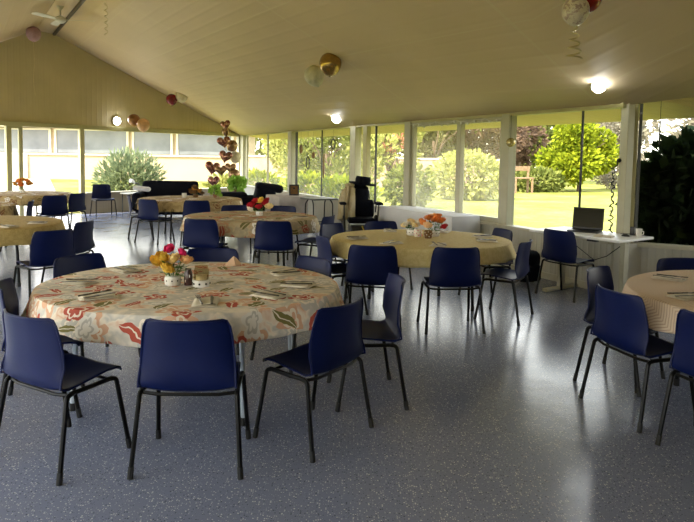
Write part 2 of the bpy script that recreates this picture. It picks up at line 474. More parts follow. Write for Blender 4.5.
    for k, (a, b, mt, dp) in enumerate(posts):
        mb = MB(); wallbox(mb, rw, WR, a, b, .64, 2.3, .0, dp); struct(mb.build('trim_%d' % (7 + k), mt, None, False, .008))
    # windows
    def window(num, t0, t1, mulls, gm, frame=None):
        w = struct(empty('window_%d' % num, rw((t0 + t1) / 2, .66)))
        mb = MB(); wallbox(mb, rw, WR, t0, t1, .66, 2.28, -.02, .006); child(mb, 'pane', gm, w)
        for (m, wd, mt, dp) in mulls:
            mb = MB(); wallbox(mb, rw, WR, m - wd / 2, m + wd / 2, .66, 2.28, .0, dp); child(mb, 'mullion', mt, w, bevel=.003)
        if frame:
            for (a, b, z0, z1) in ((t0, t1, 2.2, 2.27), (t0, t1, .66, .74), (t0, t0 + .06, .74, 2.2), (t1 - .06, t1, .74, 2.2)):
                mb = MB(); wallbox(mb, rw, WR, a, b, z0, z1, .0, .08); child(mb, 'frame', frame, w, bevel=.005)
    window(2, .42, 4.36, [(2.59, .05, 'white_paint', .05), (.62, .10, 'white_paint', .06)], 'glass_haze')
    window(3, 4.62, 8.02, [(6.4, .03, 'dark_frame', .03), (4.80, .06, 'dark_frame', .05), (7.93, .05, 'dark_frame', .05)], 'glass_haze')
    window(4, 8.26, 10.22, [(9.03, .03, 'dark_frame', .04)], 'glass_haze')
    window(5, 10.42, 12.90, [(11.83, .11, 'white_paint', .09)], 'glass_dusty', 'white_paint')
    window(6, 13.07, LR + .01, [(14.36, .018, 'dark_frame', .03)], 'glass')
    # corner post and bay
    mb = MB(); mb.box(BP + WR * .03 - NR * .05 + Z * 1.49, (.11, .12, 1.70), rzv(WR)); struct(mb.build('trim_13', 'white_paint', None, False, .01))
    mb = MB(); mb.box(BP + WR * .03 - NR * .13 + Z * .32, (.22, .26, .64), rzv(WR)); struct(mb.build('trim_17', 'dado', None))
    mb = MB(); wallbox(mb, w3, W3, .02, .12, .6, 2.4, .0, .14); struct(mb.build('trim_14', 'green_paint', None, False, .006))
    L3 = (D3 - W3O).length
    struct(ribpanel('wall_bay', w3, W3, 0, L3, 0, .62, .09, 'dado'))
    mb = MB(); wallbox(mb, w3, W3, 0, L3, .60, .645, .03, .17); struct(mb.build('trim_15', 'sill', None, False, .006))
    mb = MB()
    q = [(0, 2.36), (L3, 2.84), (L3, 2.88), (0, 2.42)]
    mb.add([w3(t, z, .05) for t, z in q] + [w3(t, z, -.05) for t, z in q], [(0, 1, 2, 3), (7, 6, 5, 4), (0, 4, 5, 1), (1, 5, 6, 2), (2, 6, 7, 3), (3, 7, 4, 0)])
    struct(mb.build('trim_16', 'green_paint'))
    w = struct(empty('window_7', w3(1, .65)))
    mb = MB(); q = [(.12, .64), (L3, .64), (L3, 2.86), (.12, 2.38)]
    mb.add([w3(t, z, .0) for t, z in q] + [w3(t, z, -.006) for t, z in q], [(0, 1, 2, 3), (7, 6, 5, 4), (0, 4, 5, 1), (1, 5, 6, 2), (2, 6, 7, 3), (3, 7, 4, 0)])
    child(mb, 'pane', 'glass', w)
    mb = MB(); wallbox(mb, w3, W3, .13, .165, .645, 2.38, .0, .06); child(mb, 'frame', 'dark_frame', w)
    # left wall, wall behind the viewer, side wall: out of the picture; left glazed above, others made solid to cut the front light
    def side(nm, a, b, zt0, zt1, num, step):
        d = (b - a).normalized(); n = Vector((-d.y, d.x, 0)); L = (b - a).length
        f = lambda t, z=0, off=0: a + d * t + n * off + Z * z
        struct(ribpanel('wall_' + nm, f, d, .06, L - .06, 0, .54, .09, 'dado'))
        hh = 2.24
        mb = MB(); q = [(0, hh), (L, hh), (L, zt1), (0, zt0)]
        mb.add([f(t, z, .05) for t, z in q] + [f(t, z, -.05) for t, z in q], [(0, 1, 2, 3), (7, 6, 5, 4), (0, 4, 5, 1), (1, 5, 6, 2), (2, 6, 7, 3), (3, 7, 4, 0)], q + q)
        struct(mb.build('wall_%s_header' % nm, 'gable'))
        w = struct(empty('window_%d' % num, f(L / 2, .55)))
        mb = MB(); wallbox(mb, f, d, .06, L - .06, .54, hh, 0, .006); child(mb, 'pane', 'glass', w)
        k = 0
        while k * step < L:
            mb = MB(); wallbox(mb, f, d, k * step, k * step + .1, .54, hh, 0, .12); child(mb, 'post', 'green_paint', w); k += 1
    side('left', GG, FF, 2.3, 2.3, 9, 2.4)
    struct(ribpanel('wall_front', lambda t, z=0, off=0: FF + Vector((1, 0, 0)) * t + Vector((0, 1, 0)) * off + Z * z, Vector((1, 0, 0)), 0, (EE - FF).length, 0, 3.2, .1, 'gable'))
    dS = (D3 - EE).normalized(); struct(ribpanel('wall_side', lambda t, z=0, off=0: EE + dS * t + Vector((-dS.y, dS.x, 0)) * off + Z * z, dS, .06, (D3 - EE).length - .06, 0, 3.15, .1, 'gable'))
    mb = MB(); q = [FF + Z * 2.4, EE + Z * 3.15, RP + RD * 24.2, LP + RD * 24.2]
    mb.add(q + [p + Vector((0, -.06, 0)) for p in q], [(0, 1, 2, 3), (7, 6, 5, 4)]); struct(mb.build('wall_gable_front', 'gable'))
    # eaves outside
    M['eave'] = ribbed('cream_eave_lining', (.66, .52, .24), 0, 5.0, .4)
    mb = MB()
    a = rw(-1, 2.42, 0); b = rw(LR + .1, 2.42, 0); c = rw(LR + .6, 2.20, -1.2); d2 = rw(-1, 2.20, -1.2)
    mb.add([a, b, c, d2], [(0, 1, 2, 3)], [(0, 0), (16, 0), (16, 1.2), (0, 1.2)])
    b2 = D3 + Z * 2.92 + W3 * .3; c2 = D3 + Vector((.5, 1.1, 2.55))
    mb.add([b, b2, c2, c], [(0, 1, 2, 3)], [(0, 0), (4.5, 0), (4.5, 1.2), (0, 1.2)])
    struct(mb.build('roof_eave', 'eave', None, False, 0, .04, 1))

# ------------------------------------------------------------------ outdoors
def leaves(cx, cy, cz, rx, ry, rz, n, size, seed, shell=.55, up=0.0, thin=1.0, clumps=0):
    """leaf blades scattered through a lumpy crown"""
    r = random.Random(seed); mb = MB()
    cl = [(Vector((r.gauss(0, 1), r.gauss(0, 1), r.gauss(0, 1))).normalized() * r.uniform(.3, .8), r.uniform(.25, .5)) for _ in range(clumps)]
    for _ in range(n):
        if cl:
            c, rad = r.choice(cl); d = Vector((r.gauss(0, 1), r.gauss(0, 1), r.gauss(0, 1))).normalized()
            p = c + d * rad * r.uniform(.55, 1) ** .5
        else:
            d = Vector((r.gauss(0, 1), r.gauss(0, 1), r.gauss(0, 1))).normalized(); p = d * (shell + (1 - shell) * r.random())
        p = Vector((cx + p.x * rx, cy + p.y * ry, max(-.1, cz + p.z * rz)))
        ax = (d + Vector((r.gauss(0, .5), r.gauss(0, .5), r.gauss(0, .5) + up))).normalized()
        sd = ax.cross(Vector((r.gauss(0, 1), r.gauss(0, 1), r.gauss(0, 1)))).normalized()
        L = size * r.uniform(.6, 1.3); w = L * .30 * thin
        mb.add([p, p + ax * L * .5 + sd * w, p + ax * L, p + ax * L * .5 - sd * w], [(0, 1, 2, 3)])
    return mb

def plant(name, label, cat, pos, rad, n, size, lm, seed, trunk=None, group=None, **k):
    """shrub or tree: foliage and stems under one Empty; pos is the point on the ground, rad the crown half sizes, k['lift'] the crown centre height"""
    lift = k.pop('lift', rad[2])
    t = tag(empty(name, pos), label, cat, group)
    leaves(0, 0, lift, *rad, n, size, seed, **k).build('foliage', lm, t)
    r = random.Random(seed + 99); mb = MB()
    tr = trunk or .05
    mb.tube([(0, 0, -.2), (.05 * rad[0], .03, lift * .5), (0, 0, lift)], tr, 7, True, tr * .6)
    for _ in range(7):
        a = r.uniform(0, 6.28); q = r.uniform(.4, .75)
        mb.tube([(0, 0, lift * r.uniform(.2, .6)), (math.cos(a) * rad[0] * q * .5, math.sin(a) * rad[1] * q * .5, lift), (math.cos(a) * rad[0] * q, math.sin(a) * rad[1] * q, lift + rad[2] * r.uniform(.1, .6))], tr * .5, 5, True, tr * .15)
    mb.build('trunk', 'bark', t, True)
    return t

def outdoors():
    t = NT('sunny_lawn'); o = t.coord(); n = t.noise(o, .35, 5, .65); n2 = t.noise(o, 6, 3)
    col = t.ramp(t.math('ADD', t.math('MULTIPLY', n, .75), t.math('MULTIPLY', n2, .25)), [(.36, (.09, .11, .014)), (.5, (.20, .20, .035)), (.64, (.29, .255, .07))])
    M['lawn'] = t.done(t.bsdf(col, .9, 0, t.bump(n2, .6, .05), .1))
    mb = MB(); mb.quad((-90, -60, -.14), (90, -60, -.14), (90, 110, -.14), (-90, 110, -.14)); struct(mb.build('ground_lawn', 'lawn'))
    M['concrete'] = plain('pale_concrete', (.42, .39, .33), .85, 0, .08, 2, .1)
    mb = MB()
    p = [bw(-9.5, -.125, -.1), bw(-5.9, -.125, -.1), Vector((-19.2, 40, -.125)), Vector((-26, 40, -.125))]
    mb.add(p, [(0, 1, 2, 3)]); struct(mb.build('path_concrete', 'concrete', None, False, 0, .02, 1))
    # school-like building across the lawn
    b = tag(empty('building', (-14, 41, -.14)), 'long pale peach building with a band of grey windows beyond the lawn', 'building')
    M['peach_wall'] = plain('peach_render', (.38, .285, .175), .85, 0, .05, .6, .05)
    M['cream_wall'] = plain('cream_fascia', (.55, .50, .40), .8, 0, .04, 1, 0)
    M['grey_pane'] = plain('grey_window_pane', (.13, .135, .145), .25, 0, .25, .7, 0)
    mb = MB(); mb.box((-12, 3, 1.7), (38, 6, 3.4)); mb.build('wall', 'peach_wall', b)
    mb = MB(); mb.box((-12, 2.6, 3.52), (39, 7.4, .24)); mb.build('roof', 'cream_wall', b)
    mb = MB(); mb.box((-12, -.06, 1.66), (38, .12, .10)); mb.build('sill', 'cream_wall', b)
    xs = [-28, -22.5, -17, -11.6, -9.6, -5.4, -.3, 2.6, 6.6]
    for i in range(len(xs) - 1):
        mb = MB(); mb.box(((xs[i] + xs[i + 1]) / 2, -.05, 2.5), (xs[i + 1] - xs[i] - .36, .08, 1.5)); f = mb.build('window', 'grey_pane', b)
        mb = MB()
        for x in (xs[i] + .18, xs[i + 1] - .18): mb.box((x, -.08, 2.5), (.14, .14, 1.6))
        mb.box(((xs[i] + xs[i + 1]) / 2, -.08, 3.28), (xs[i + 1] - xs[i] - .36, .12, .1))
        mb.build('window_frame', 'cream_wall', f)
    mb = MB(); mb.box((-8.2, -.06, .85), (2.2, .1, 1.66)); mb.build('door', 'white_paint', b)
    # shrubs and trees
    M['l_grey'] = leafmat('grey_green_leaf', (.08, .11, .06), (.24, .27, .14))
    M['l_lime'] = leafmat('lime_leaf', (.07, .11, .005), (.34, .36, .02))
    M['l_mid'] = leafmat('mid_green_leaf', (.07, .09, .018), (.24, .25, .06))
    M['l_bright'] = leafmat('bright_green_leaf', (.16, .18, .035), (.46, .44, .13))
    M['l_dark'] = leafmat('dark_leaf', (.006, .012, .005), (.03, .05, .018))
    M['l_olive'] = leafmat('olive_leaf', (.08, .075, .03), (.25, .225, .10))
    M['l_rust'] = leafmat('rust_leaf', (.07, .045, .03), (.20, .125, .08))
    M['l_dry'] = leafmat('dry_twig', (.13, .11, .08), (.27, .235, .17))
    M['l_red'] = leafmat('red_blossom', (.30, .09, .05), (.38, .18, .11))
    G = -.14
    plant('shrub', 'round grey-green bush on the lawn outside the end wall window', 'shrub', (-7.25, 20.6, G), (1.1, .9, 1.05), 3600, .22, 'l_grey', 1, .04, None, up=.6, thin=.45, lift=.82, shell=.35)
    plant('shrub', 'low bright green plant outside the end window behind the balloon column', 'shrub', (-4.3, 22.5, G), (.9, .6, .55), 900, .2, 'l_bright', 2, .03, None, up=.5, lift=.5)
    # right garden
    plant('tree', 'round lime-green tree on the lawn outside the big window', 'tree', (13.4, 36, G), (2.3, 2.0, 2.1), 11000, .27, 'l_lime', 3, .10, None, lift=2.35, shell=.3, clumps=22)
    plant('tree', 'rust-brown tree beyond the lawn, left of the lime-green tree', 'tree', (12.6, 46, G), (2.2, 2, 2.6), 2600, .4, 'l_rust', 4, .18, None, lift=3.0, clumps=14)
    plant('shrub', 'grey dry scrub at the lawn edge right of the lime-green tree', 'shrub', (17.6, 39, G), (2.4, 1.5, 1.25), 2600, .3, 'l_dry', 5, .06, None, lift=1.2, thin=.5)
    plant('tree', 'dry grey tree standing behind the lime-green tree', 'tree', (19.5, 47, G), (3.6, 2.5, 3.2), 3000, .4, 'l_dry', 6, .16, None, lift=3.2, thin=.5, clumps=16)
    plant('tree', 'dark bushy tree at the back of the lawn above the lime-green tree', 'tree', (16.0, 50, G), (3.5, 2.5, 3.0), 3000, .45, 'l_mid', 7, .2, None, lift=3.6, clumps=14)
    plant('shrub', 'low mid-green bush beside the wooden bench on the lawn', 'shrub', (10.6, 34.8, G), (1.6, .9, .7), 1500, .28, 'l_mid', 8, .05, None, lift=.6)
    plant('shrub', 'rounded yellow-green bush seen through the dusty sliding window', 'shrub', (5.2, 27, G), (1.6, 1.3, 1.1), 2400, .26, 'l_bright', 9, .06, None, lift=1.0)
    plant('tree', 'pinkish blossoming tree behind the dusty sliding window', 'tree', (9.0, 42, G), (2.9, 2.2, 2.4), 3000, .36, 'l_rust', 10, .16, None, lift=3.2, clumps=14, thin=.7)
    plant('tree', 'olive tree crown seen through the left pane of the sliding window', 'tree', (5.5, 40, G), (3.0, 2.2, 2.9), 3200, .36, 'l_olive', 11, .16, None, lift=2.9, clumps=14)
    plant('shrub', 'dark green bush below the garden wall by the white clothed table', 'shrub', (2.2, 22, G), (.9, .8, .8), 1700, .2, 'l_mid', 12, .05, None, lift=.75)
    plant('tree', 'red-flecked green tree above the brown garden wall', 'tree', (2.2, 33, G), (2.3, 2.0, 1.7), 3000, .3, 'l_bright', 13, .12, None, lift=3.0, clumps=12)
    plant('shrub', 'red blossom spray on the tree above the brown garden wall', 'blossom', (2.4, 30.5, G), (1.0, .5, .45), 90, .2, 'l_red', 14, .03, None, lift=2.45)
    sp = [(-3.0, 33, 1.5, 'l_bright', 'pale green tree outside the corner window beside the end wall'), (-2.2, 29, 1.7, 'l_bright', 'bright leafy tree outside the corner window, just left of the ringed ornaments'),
          (-.9, 26, 1.5, 'l_mid', 'leafy green tree behind the hanging ring ornaments'), (.8, 30, 1.8, 'l_bright', 'bright green tree outside, behind the wheelchair')]
    for k, (x, y, r, lm, lb) in enumerate(sp):
        plant('tree', lb, 'tree', (x, y, G), (r, r * .8, 1.9), 2600, .27, lm, 20 + k, .1, None, lift=2.0, up=.7, thin=.6, clumps=12)
    sp = [(-3.6, 25, 'low lime plant under the corner window near the recliner'), (-1.5, 23.6, 'low lime plant outside behind the picture frame'), (.0, 20.6, 'low lime plant outside behind the beige jacket')]
    for k, (x, y, lb) in enumerate(sp):
        plant('shrub', lb, 'shrub', (x, y, G), (1.1, .7, .6), 1100, .2, 'l_lime', 30 + k, .03, None, up=.6, lift=.5)
    # tall screen of trees closing the view
    for k, (x, y, lm, lb) in enumerate([(-14, 62, 'l_olive', 'olive tree far behind the corner windows'), (-6, 58, 'l_mid', 'tall green tree far behind the ring ornaments'), (2, 60, 'l_olive', 'olive tree far behind the garden wall'),
                                        (10, 62, 'l_mid', 'tall green tree far behind the sliding window'), (18, 64, 'l_olive', 'olive tree far behind the big window, left half'), (26, 62, 'l_dry', 'dry grey tree far behind the big window, right half'),
                                        (34, 55, 'l_dry', 'bare grey tree far behind the dark creeper')]):
        plant('tree', lb, 'tree', (x, y, G), (4.1, 3, 4.4), 2600, .7, lm, 40 + k, .3, None, lift=4.2, clumps=18)
    # dark climber outside the bay window
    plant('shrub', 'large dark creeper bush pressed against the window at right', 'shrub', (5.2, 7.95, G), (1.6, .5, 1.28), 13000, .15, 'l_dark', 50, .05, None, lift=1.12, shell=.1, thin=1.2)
    plant('shrub', 'pale twiggy bush rising behind the dark creeper', 'shrub', (9.4, 14.5, G), (2.0, 1.0, 1.8), 4200, .26, 'l_dry', 51, .05, None, lift=2.2, thin=.5, shell=.2)
    cr_ = [o for o in bpy.data.objects if o.get('label', '').startswith('large dark creeper')][0]
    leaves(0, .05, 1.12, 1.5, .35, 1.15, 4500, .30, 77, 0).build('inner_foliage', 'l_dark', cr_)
    # garden wall, bench
    b = tag(empty('garden_wall', (1.6, 37, G)), 'long low brown garden wall beyond the windows', 'wall')
    M['brown_wall'] = plain('brown_block_wall', (.36, .24, .17), .9, 0, .15, 2, .2)
    mb = MB(); mb.box((0, 0, .85), (15, .3, 1.7)); mb.build('wall', 'brown_wall', b)
    mb = MB(); mb.box((0, 0, 1.74), (15.1, .4, .1)); mb.build('coping', 'sill', b)
    b = tag(empty('bench', (9.3, 33, G), .3), 'small wooden garden bench standing on the lawn', 'bench')
    mb = MB(); mb.box((0, 0, .8), (1.2, .5, .07)); mb.build('seat', 'wood', b, bevel=.01)
    mb = MB(); mb.box((0, .22, 1.3), (1.2, .06, .25), 0); mb.build('backrest', 'wood', b, bevel=.01)
    for x in (-.5, .5):
        mb = MB(); mb.box((x, .22, .7), (.09, .09, 1.4)); mb.build('leg', 'wood', b, bevel=.01)
        mb = MB(); mb.box((x, -.2, .4), (.09, .09, .8)); mb.build('leg', 'wood', b, bevel=.01)

# ------------------------------------------------------------------ light and camera
def light_and_camera():
    w = bpy.data.worlds.new('sky'); SC.world = w; w.use_nodes = True
    nt = w.node_tree; nt.nodes.clear()
    o = nt.nodes.new('ShaderNodeOutputWorld'); b = nt.nodes.new('ShaderNodeBackground')
    tc = nt.nodes.new('ShaderNodeTexCoord'); sx = nt.nodes.new('ShaderNodeSeparateXYZ'); cr = nt.nodes.new('ShaderNodeValToRGB')
    nt.links.new(tc.outputs['Generated'], sx.inputs[0]); nt.links.new(sx.outputs[2], cr.inputs[0])
    cr.color_ramp.elements[0].position = 0; cr.color_ramp.elements[0].color = (1.0, .95, .84, 1)
    cr.color_ramp.elements[1].position = .6; cr.color_ramp.elements[1].color = (.68, .77, .92, 1)
    nt.links.new(cr.outputs[0], b.inputs[0]); b.inputs[1].default_value = SKY
    nt.links.new(b.outputs[0], o.inputs[0])
    l = bpy.data.lights.new('sun', 'SUN'); l.energy = SUN; l.angle = .01; l.color = (1, .93, .78)
    s = bpy.data.objects.new('sun', l); COL.objects.link(s)
    s.rotation_euler = Vector((.75, .60, -.85)).to_track_quat('-Z', 'Y').to_euler(); s.location = (0, 0, 30)
    cam = bpy.data.cameras.new('camera'); co = bpy.data.objects.new('camera', cam); COL.objects.link(co)
    cam.sensor_fit = 'HORIZONTAL'; cam.sensor_width = 36.0; cam.lens = 620.0 / 694 * 36; cam.clip_start = .05; cam.clip_end = 400
    cam.shift_y = (198 - 261) / 694.0
    p = math.atan(41 / 620.0)
    co.matrix_world = Matrix.Translation((0, 0, 1.63)) @ Matrix.Rotation(PI / 2 - p, 4, 'X') @ Matrix.Rotation(.016, 4, 'Z')
    SC.camera = co
    SC.view_settings.view_transform = 'Standard'; SC.view_settings.look = 'None'
    SC.view_settings.gamma = 1; SC.view_settings.use_curve_mapping = False; SC.view_settings.exposure = EXPO
    SC.cycles.use_denoising = True; SC.cycles.max_bounces = 10; SC.cycles.diffuse_bounces = 5; SC.cycles.transparent_max_bounces = 24
    SC.cycles.caustics_reflective = False; SC.cycles.caustics_refractive = False; SC.cycles.sample_clamp_indirect = 4
SKY = 3.4; SUN = 8.0; EXPO = 1.12
# ------------------------------------------------------------------ chairs
def chair_proto():
    t = empty('plastic_chair')
    # one-piece moulded shell: profile from the seat front over the bend to the top of the back
    prof = [(.235, .418), (.222, .436), (.19, .444), (.10, .437), (.0, .428), (-.08, .421), (-.145, .415), (-.190, .430), (-.208, .478), (-.214, .545), (-.216, .63), (-.228, .70), (-.238, .755), (-.243, .785), (-.250, .792)]
    wid = [.190, .200, .208, .216, .226, .233, .238, .241, .239, .234, .228, .221, .212, .197, .176]
    nu = 14; vs = []; fs = []
    for (y, z), w in zip(prof, wid):
        isback = z > .47 and y < -.15
        for k in range(nu + 1):
            u = -1 + 2 * k / nu; a = abs(u)
            x = u * w
            f = max(0, min(1, (.0 - y) / .17)); fb = max(0, min(1, (z - .43) / .1)) if y < -.1 else 0
            dz = (1 - fb) * (.020 * a ** 3 - .006 * (1 - a * a)); dy = fb * .050 * a ** 2.6
            if y > .18: dz -= .012 * a ** 4; dy -= .02 * a ** 4
            vs.append((x, y + dy, z + dz))
    W = nu + 1
    for i in range(len(prof) - 1):
        for k in range(nu):
            a = i * W + k; fs.append((a, a + W, a + W + 1, a + 1))
    mb = MB(); mb.add(vs, fs)
    sh = mb.build('shell', 'chair', t, True, 0, .006, 1, 1)
    # rolled rim following the outline
    rim = [vs[i * W] for i in range(len(prof))] + [vs[(len(prof) - 1) * W + k] for k in range(1, nu + 1)] + [vs[i * W + nu] for i in range(len(prof) - 2, -1, -1)] + [vs[k] for k in range(nu - 1, 0, -1)]
    mb = MB(); mb.tube(rim + [rim[0]], .006, 6, False); mb.build('rim', 'chair', sh, True)
    # frame under the seat: two side rails, two cross bars
    mb = MB()
    for s in (-1, 1):
        mb.tube([(s * .238, -.135, .412), (s * .232, .0, .410), (s * .226, .125, .412)], .0125, 8)
    mb.tube([(-.238, -.135, .405), (-.15, -.155, .400), (.15, -.155, .400), (.238, -.135, .405)], .009, 7)
    mb.tube([(-.226, .115, .405), (.226, .115, .405)], .009, 7)
    mb.build('frame', 'black_tube', t, True)
    for s in (-1, 1):
        for (top, mid, foot) in (((s * .238, -.115, .412), (s * .242, -.158, .405), (s * .270, -.225, .012)), ((s * .226, .105, .412), (s * .230, .148, .405), (s * .252, .215, .012))):
            mb = MB(); mb.tube(arc([top, mid, foot], .05, 4), .0125, 8); lg = mb.build('leg', 'black_tube', t, True)
            d = (Vector(foot) - Vector(mid)).normalized()
            mb = MB(); mb.tube([Vector(foot) - d * .045, Vector(foot) - d * .02, Vector(foot) + d * .0115], .0148, 8); mb.build('foot_cap', 'rubber', lg, True)
    return t

T = dict(T1=(-1.06, 4.22), T2=(.82, 6.82), T3=(-1.39, 9.0), T4=(-4.55, 7.6), T5=(-6.9, 13.2), T6=(-6.45, 10.0), T7=(-3.14, 12.4), T8=(2.95, 4.1))
NT_ = 'near floral table'
# back-top position, table faced (or a direction), label
CH = [
 ((-.79, 3.0), (-.03, 1.0), 'navy plastic chair squarely back-on to the viewer at the near floral table'),
 ((-1.64, 3.06), (.56, 1.0), 'navy plastic chair with its seat showing, front left of the near floral table'),
 ((-2.16, 3.80), 'T1', 'navy plastic chair cut by the left picture edge beside the near floral table'),
 ((-2.17, 4.92), 'T1', 'navy plastic chair tucked behind the near floral table, its backrest showing at the rear left'),
 ((-.22, 4.98), 'T1', 'navy plastic chair tucked behind the near floral table, its backrest showing at the rear right'),
 ((-1.17, 5.42), 'T1', 'navy plastic chair behind the rose vase of the near floral table'),
 ((.02, 3.42), (-.80, .60), 'navy plastic chair turned side-on at the right front of the near floral table'),
 ((.39, 4.20), (-.985, -.14), 'navy plastic chair with its hollow front showing, behind the side-on chair at the near table'),
 ((1.03, 5.66), (-.10, 1.0), 'navy plastic chair back-on in front of the yellow table, the right one of the two'),
 ((.24, 5.70), (.12, 1.0), 'navy plastic chair back-on in front of the yellow table, the left one of the two'),
 ((1.86, 6.22), (-.86, .50), 'navy plastic chair side-on at the right end of the yellow table'),
 ((1.88, 7.22), (-1, -.28), 'navy plastic chair almost hidden behind the right rear of the yellow table'),
 ((.42, 7.95), 'T2', 'navy plastic chair behind the yellow table, just in front of the wheelchair'),
 ((-.30, 6.42), 'T2', 'navy plastic chair at the left end of the yellow table, nearer of two there'),
 ((-.22, 7.55), 'T2', 'navy plastic chair at the left rear of the yellow table, beside the floral table behind'),
 ((-.92, 7.72), (.02, 1.0), 'navy plastic chair back-on before the middle floral table, the right one of the two'),
 ((-1.88, 7.83), (.20, 1.0), 'navy plastic chair back-on before the middle floral table, the left one of the two'),
 ((-.20, 8.55), 'T3', 'navy plastic chair at the right end of the middle floral table'),
 ((-1.85, 10.16), 'T3', 'navy plastic chair behind the middle floral table, left of its flowers'),
 ((-1.02, 10.16), 'T3', 'navy plastic chair behind the middle floral table, right of its flowers'),
 ((-3.05, 6.48), (-.80, .60), 'dark plastic chair back-on at the golden table by the left edge'),
 ((-3.10, 7.42), (-1, .10), 'dark plastic chair in profile at the right end of the golden table'),
 ((-5.53, 11.75), 'T5', 'dark plastic chair back-on between the golden table and the far left table'),
 ((-5.42, 12.55), (-1, .30), 'dark plastic chair in profile at the right end of the far left table'),
 ((-5.28, 10.42), 'T6', 'dark plastic chair facing left at the small visible end of the brown patterned table'),
 ((-8.02, 13.75), 'T5', 'dark plastic chair behind the far left table, cut by the left picture edge'),
 ((-4.26, 11.98), (1, .35), 'dark plastic chair in profile at the left end of the far centre table'),
 ((-3.63, 11.12), (.45, .9), 'dark plastic chair at the front left of the far centre table, seen from behind'),
 ((-2.68, 11.02), (-.2, .98), 'dark plastic chair before the far centre table, just behind the middle floral table'),
 ((1.69, 3.90), (.96, .28), 'navy plastic chair left of the pale zigzag table, nearer of the two facing right'),
 ((1.89, 4.72), (.72, -.69), 'navy plastic chair at the left rear of the pale zigzag table, angled towards it'),
 ((1.97, 3.25), (.80, .62), 'navy plastic chair cut by the right picture edge in front of the pale zigzag table'),
 ((2.85, 5.28), (.08, -1), 'navy plastic chair behind the pale zigzag table, only its backrest top showing'),
 ((2.46, 7.25), (.84, .54), 'dark plastic chair pulled up to the white desk with the laptop'),
 ((-6.47, 16.25), (.62, -.78), 'dark plastic chair standing by the door post against the end wall'),
]
def chairs():
    proto = chair_proto()
    for i, (b, f, lab) in enumerate(CH):
        b = Vector((*b, 0))
        if isinstance(f, str): f = Vector((*T[f], 0)) - b
        else: f = Vector((*f, 0))
        f.normalize()
        o = proto if i == 0 else copy_tree(proto)
        o.scale = (1.02,) * 3; o.location = b + f * .25; o.rotation_euler = (0, 0, math.atan2(f.y, f.x) - PI / 2)
        tag(o, lab, 'chair', 'moulded plastic chairs around the tables')

# ------------------------------------------------------------------ round tables and cloths
RT = .95; RTS = dict(T1=1.0, T2=.98, T7=1.0, T8=.97); SY = dict(T1=.86, T2=.84, T3=.92)
def round_table(key, lab, legmat, rot, clab, cmat, seed, drop=.19):
    x, y = T[key]; RT = RTS.get(key, .95); LQ = .80 if key == 'T1' else .62
    t = tag(empty('round_table', (x, y, 0)), lab, 'table', 'round tables under cloths')
    sy_ = SY.get(key, 1); t.scale = (1, sy_, 1)
    mb = MB(); mb.lathe([(0, .715), (RT - .015, .715), (RT, .722), (RT, .738), (RT - .008, .742), (0, .742)], n=56); mb.build('tabletop', 'board', t, True)
    for k in range(4):
        a = PI / 4 + k * PI / 2 + rot; c, s = math.cos(a), math.sin(a)
        mb = MB(); mb.tube(arc([(c * LQ * .7, s * LQ * .7, .70), (c * LQ * .95, s * LQ * .95, .69), (c * LQ, s * LQ, .012)], .06), .017, 8); lg = mb.build('leg', legmat, t, True)
        mb = MB(); mb.tube([(c * LQ, s * LQ, .05), (c * LQ, s * LQ, .0)], .02, 8); mb.build('foot_cap', 'rubber', lg, True)
    mb = MB()
    for k in range(2):
        a = PI / 4 + k * PI / 2 + rot; c, s = math.cos(a), math.sin(a); mb.tube([(-c * LQ * .95, -s * LQ * .95, .66 - .03 * k), (c * LQ * .95, s * LQ * .95, .66 - .03 * k)], .01, 6)
    mb.build('brace', legmat, t, True)
    r = random.Random(seed); n = 144
    ph = [r.uniform(0, 6.28) for _ in range(5)]
    vs = []; fs = []; uv = []
    rings = [(0.001, 0, 0)] + [(RT * q / 6, 0, 0) for q in range(1, 6)] + [(RT - .01, 0, 0), (RT + .006, -.006, .0), (RT + .012, -.02, .03)] + [(RT + .014 + .030 * (q / 7), -.02 - (drop - .02) * q / 7, q / 7) for q in range(1, 8)]
    flat = 0; prev = None
    for (rr, z, w) in rings:
        if prev: flat += math.hypot(rr - prev[0], z - prev[1])
        prev = (rr, z)
        for k in range(n):
            a = 2 * PI * k / n
            wav = .55 * math.sin(9 * a + ph[0]) + .5 * math.sin(14 * a + ph[1]) + .35 * math.sin(23 * a + ph[2])
            hem = .5 * math.sin(4 * a + ph[3]) + .3 * math.sin(7 * a + ph[4])
            R_ = rr + w * w * .022 * wav + w * .012
            zz = .749 + z + (w * w * .022 * hem)
            if w == 0 and rr < RT - .02: zz += .0012 * math.sin(5 * rr + 3 * a + ph[0])
            vs.append((R_ * math.cos(a), R_ * math.sin(a), zz)); uv.append((flat * math.cos(a + rot) + x, flat * math.sin(a + rot) + y))
    for i in range(len(rings) - 1):
        for k in range(n):
            a = i * n + k; b = i * n + (k + 1) % n; fs.append((a, b, b + n, a + n))
    fs.append(tuple(range(n)))
    mb = MB(); mb.add(vs, fs, uv)
    c = mb.build('tablecloth', cmat, None, True, 0, .0025, 1)
    c.location = (x, y, 0); c.scale = (1, sy_, 1)
    tag(c, clab, 'tablecloth', 'cloths on the round tables')

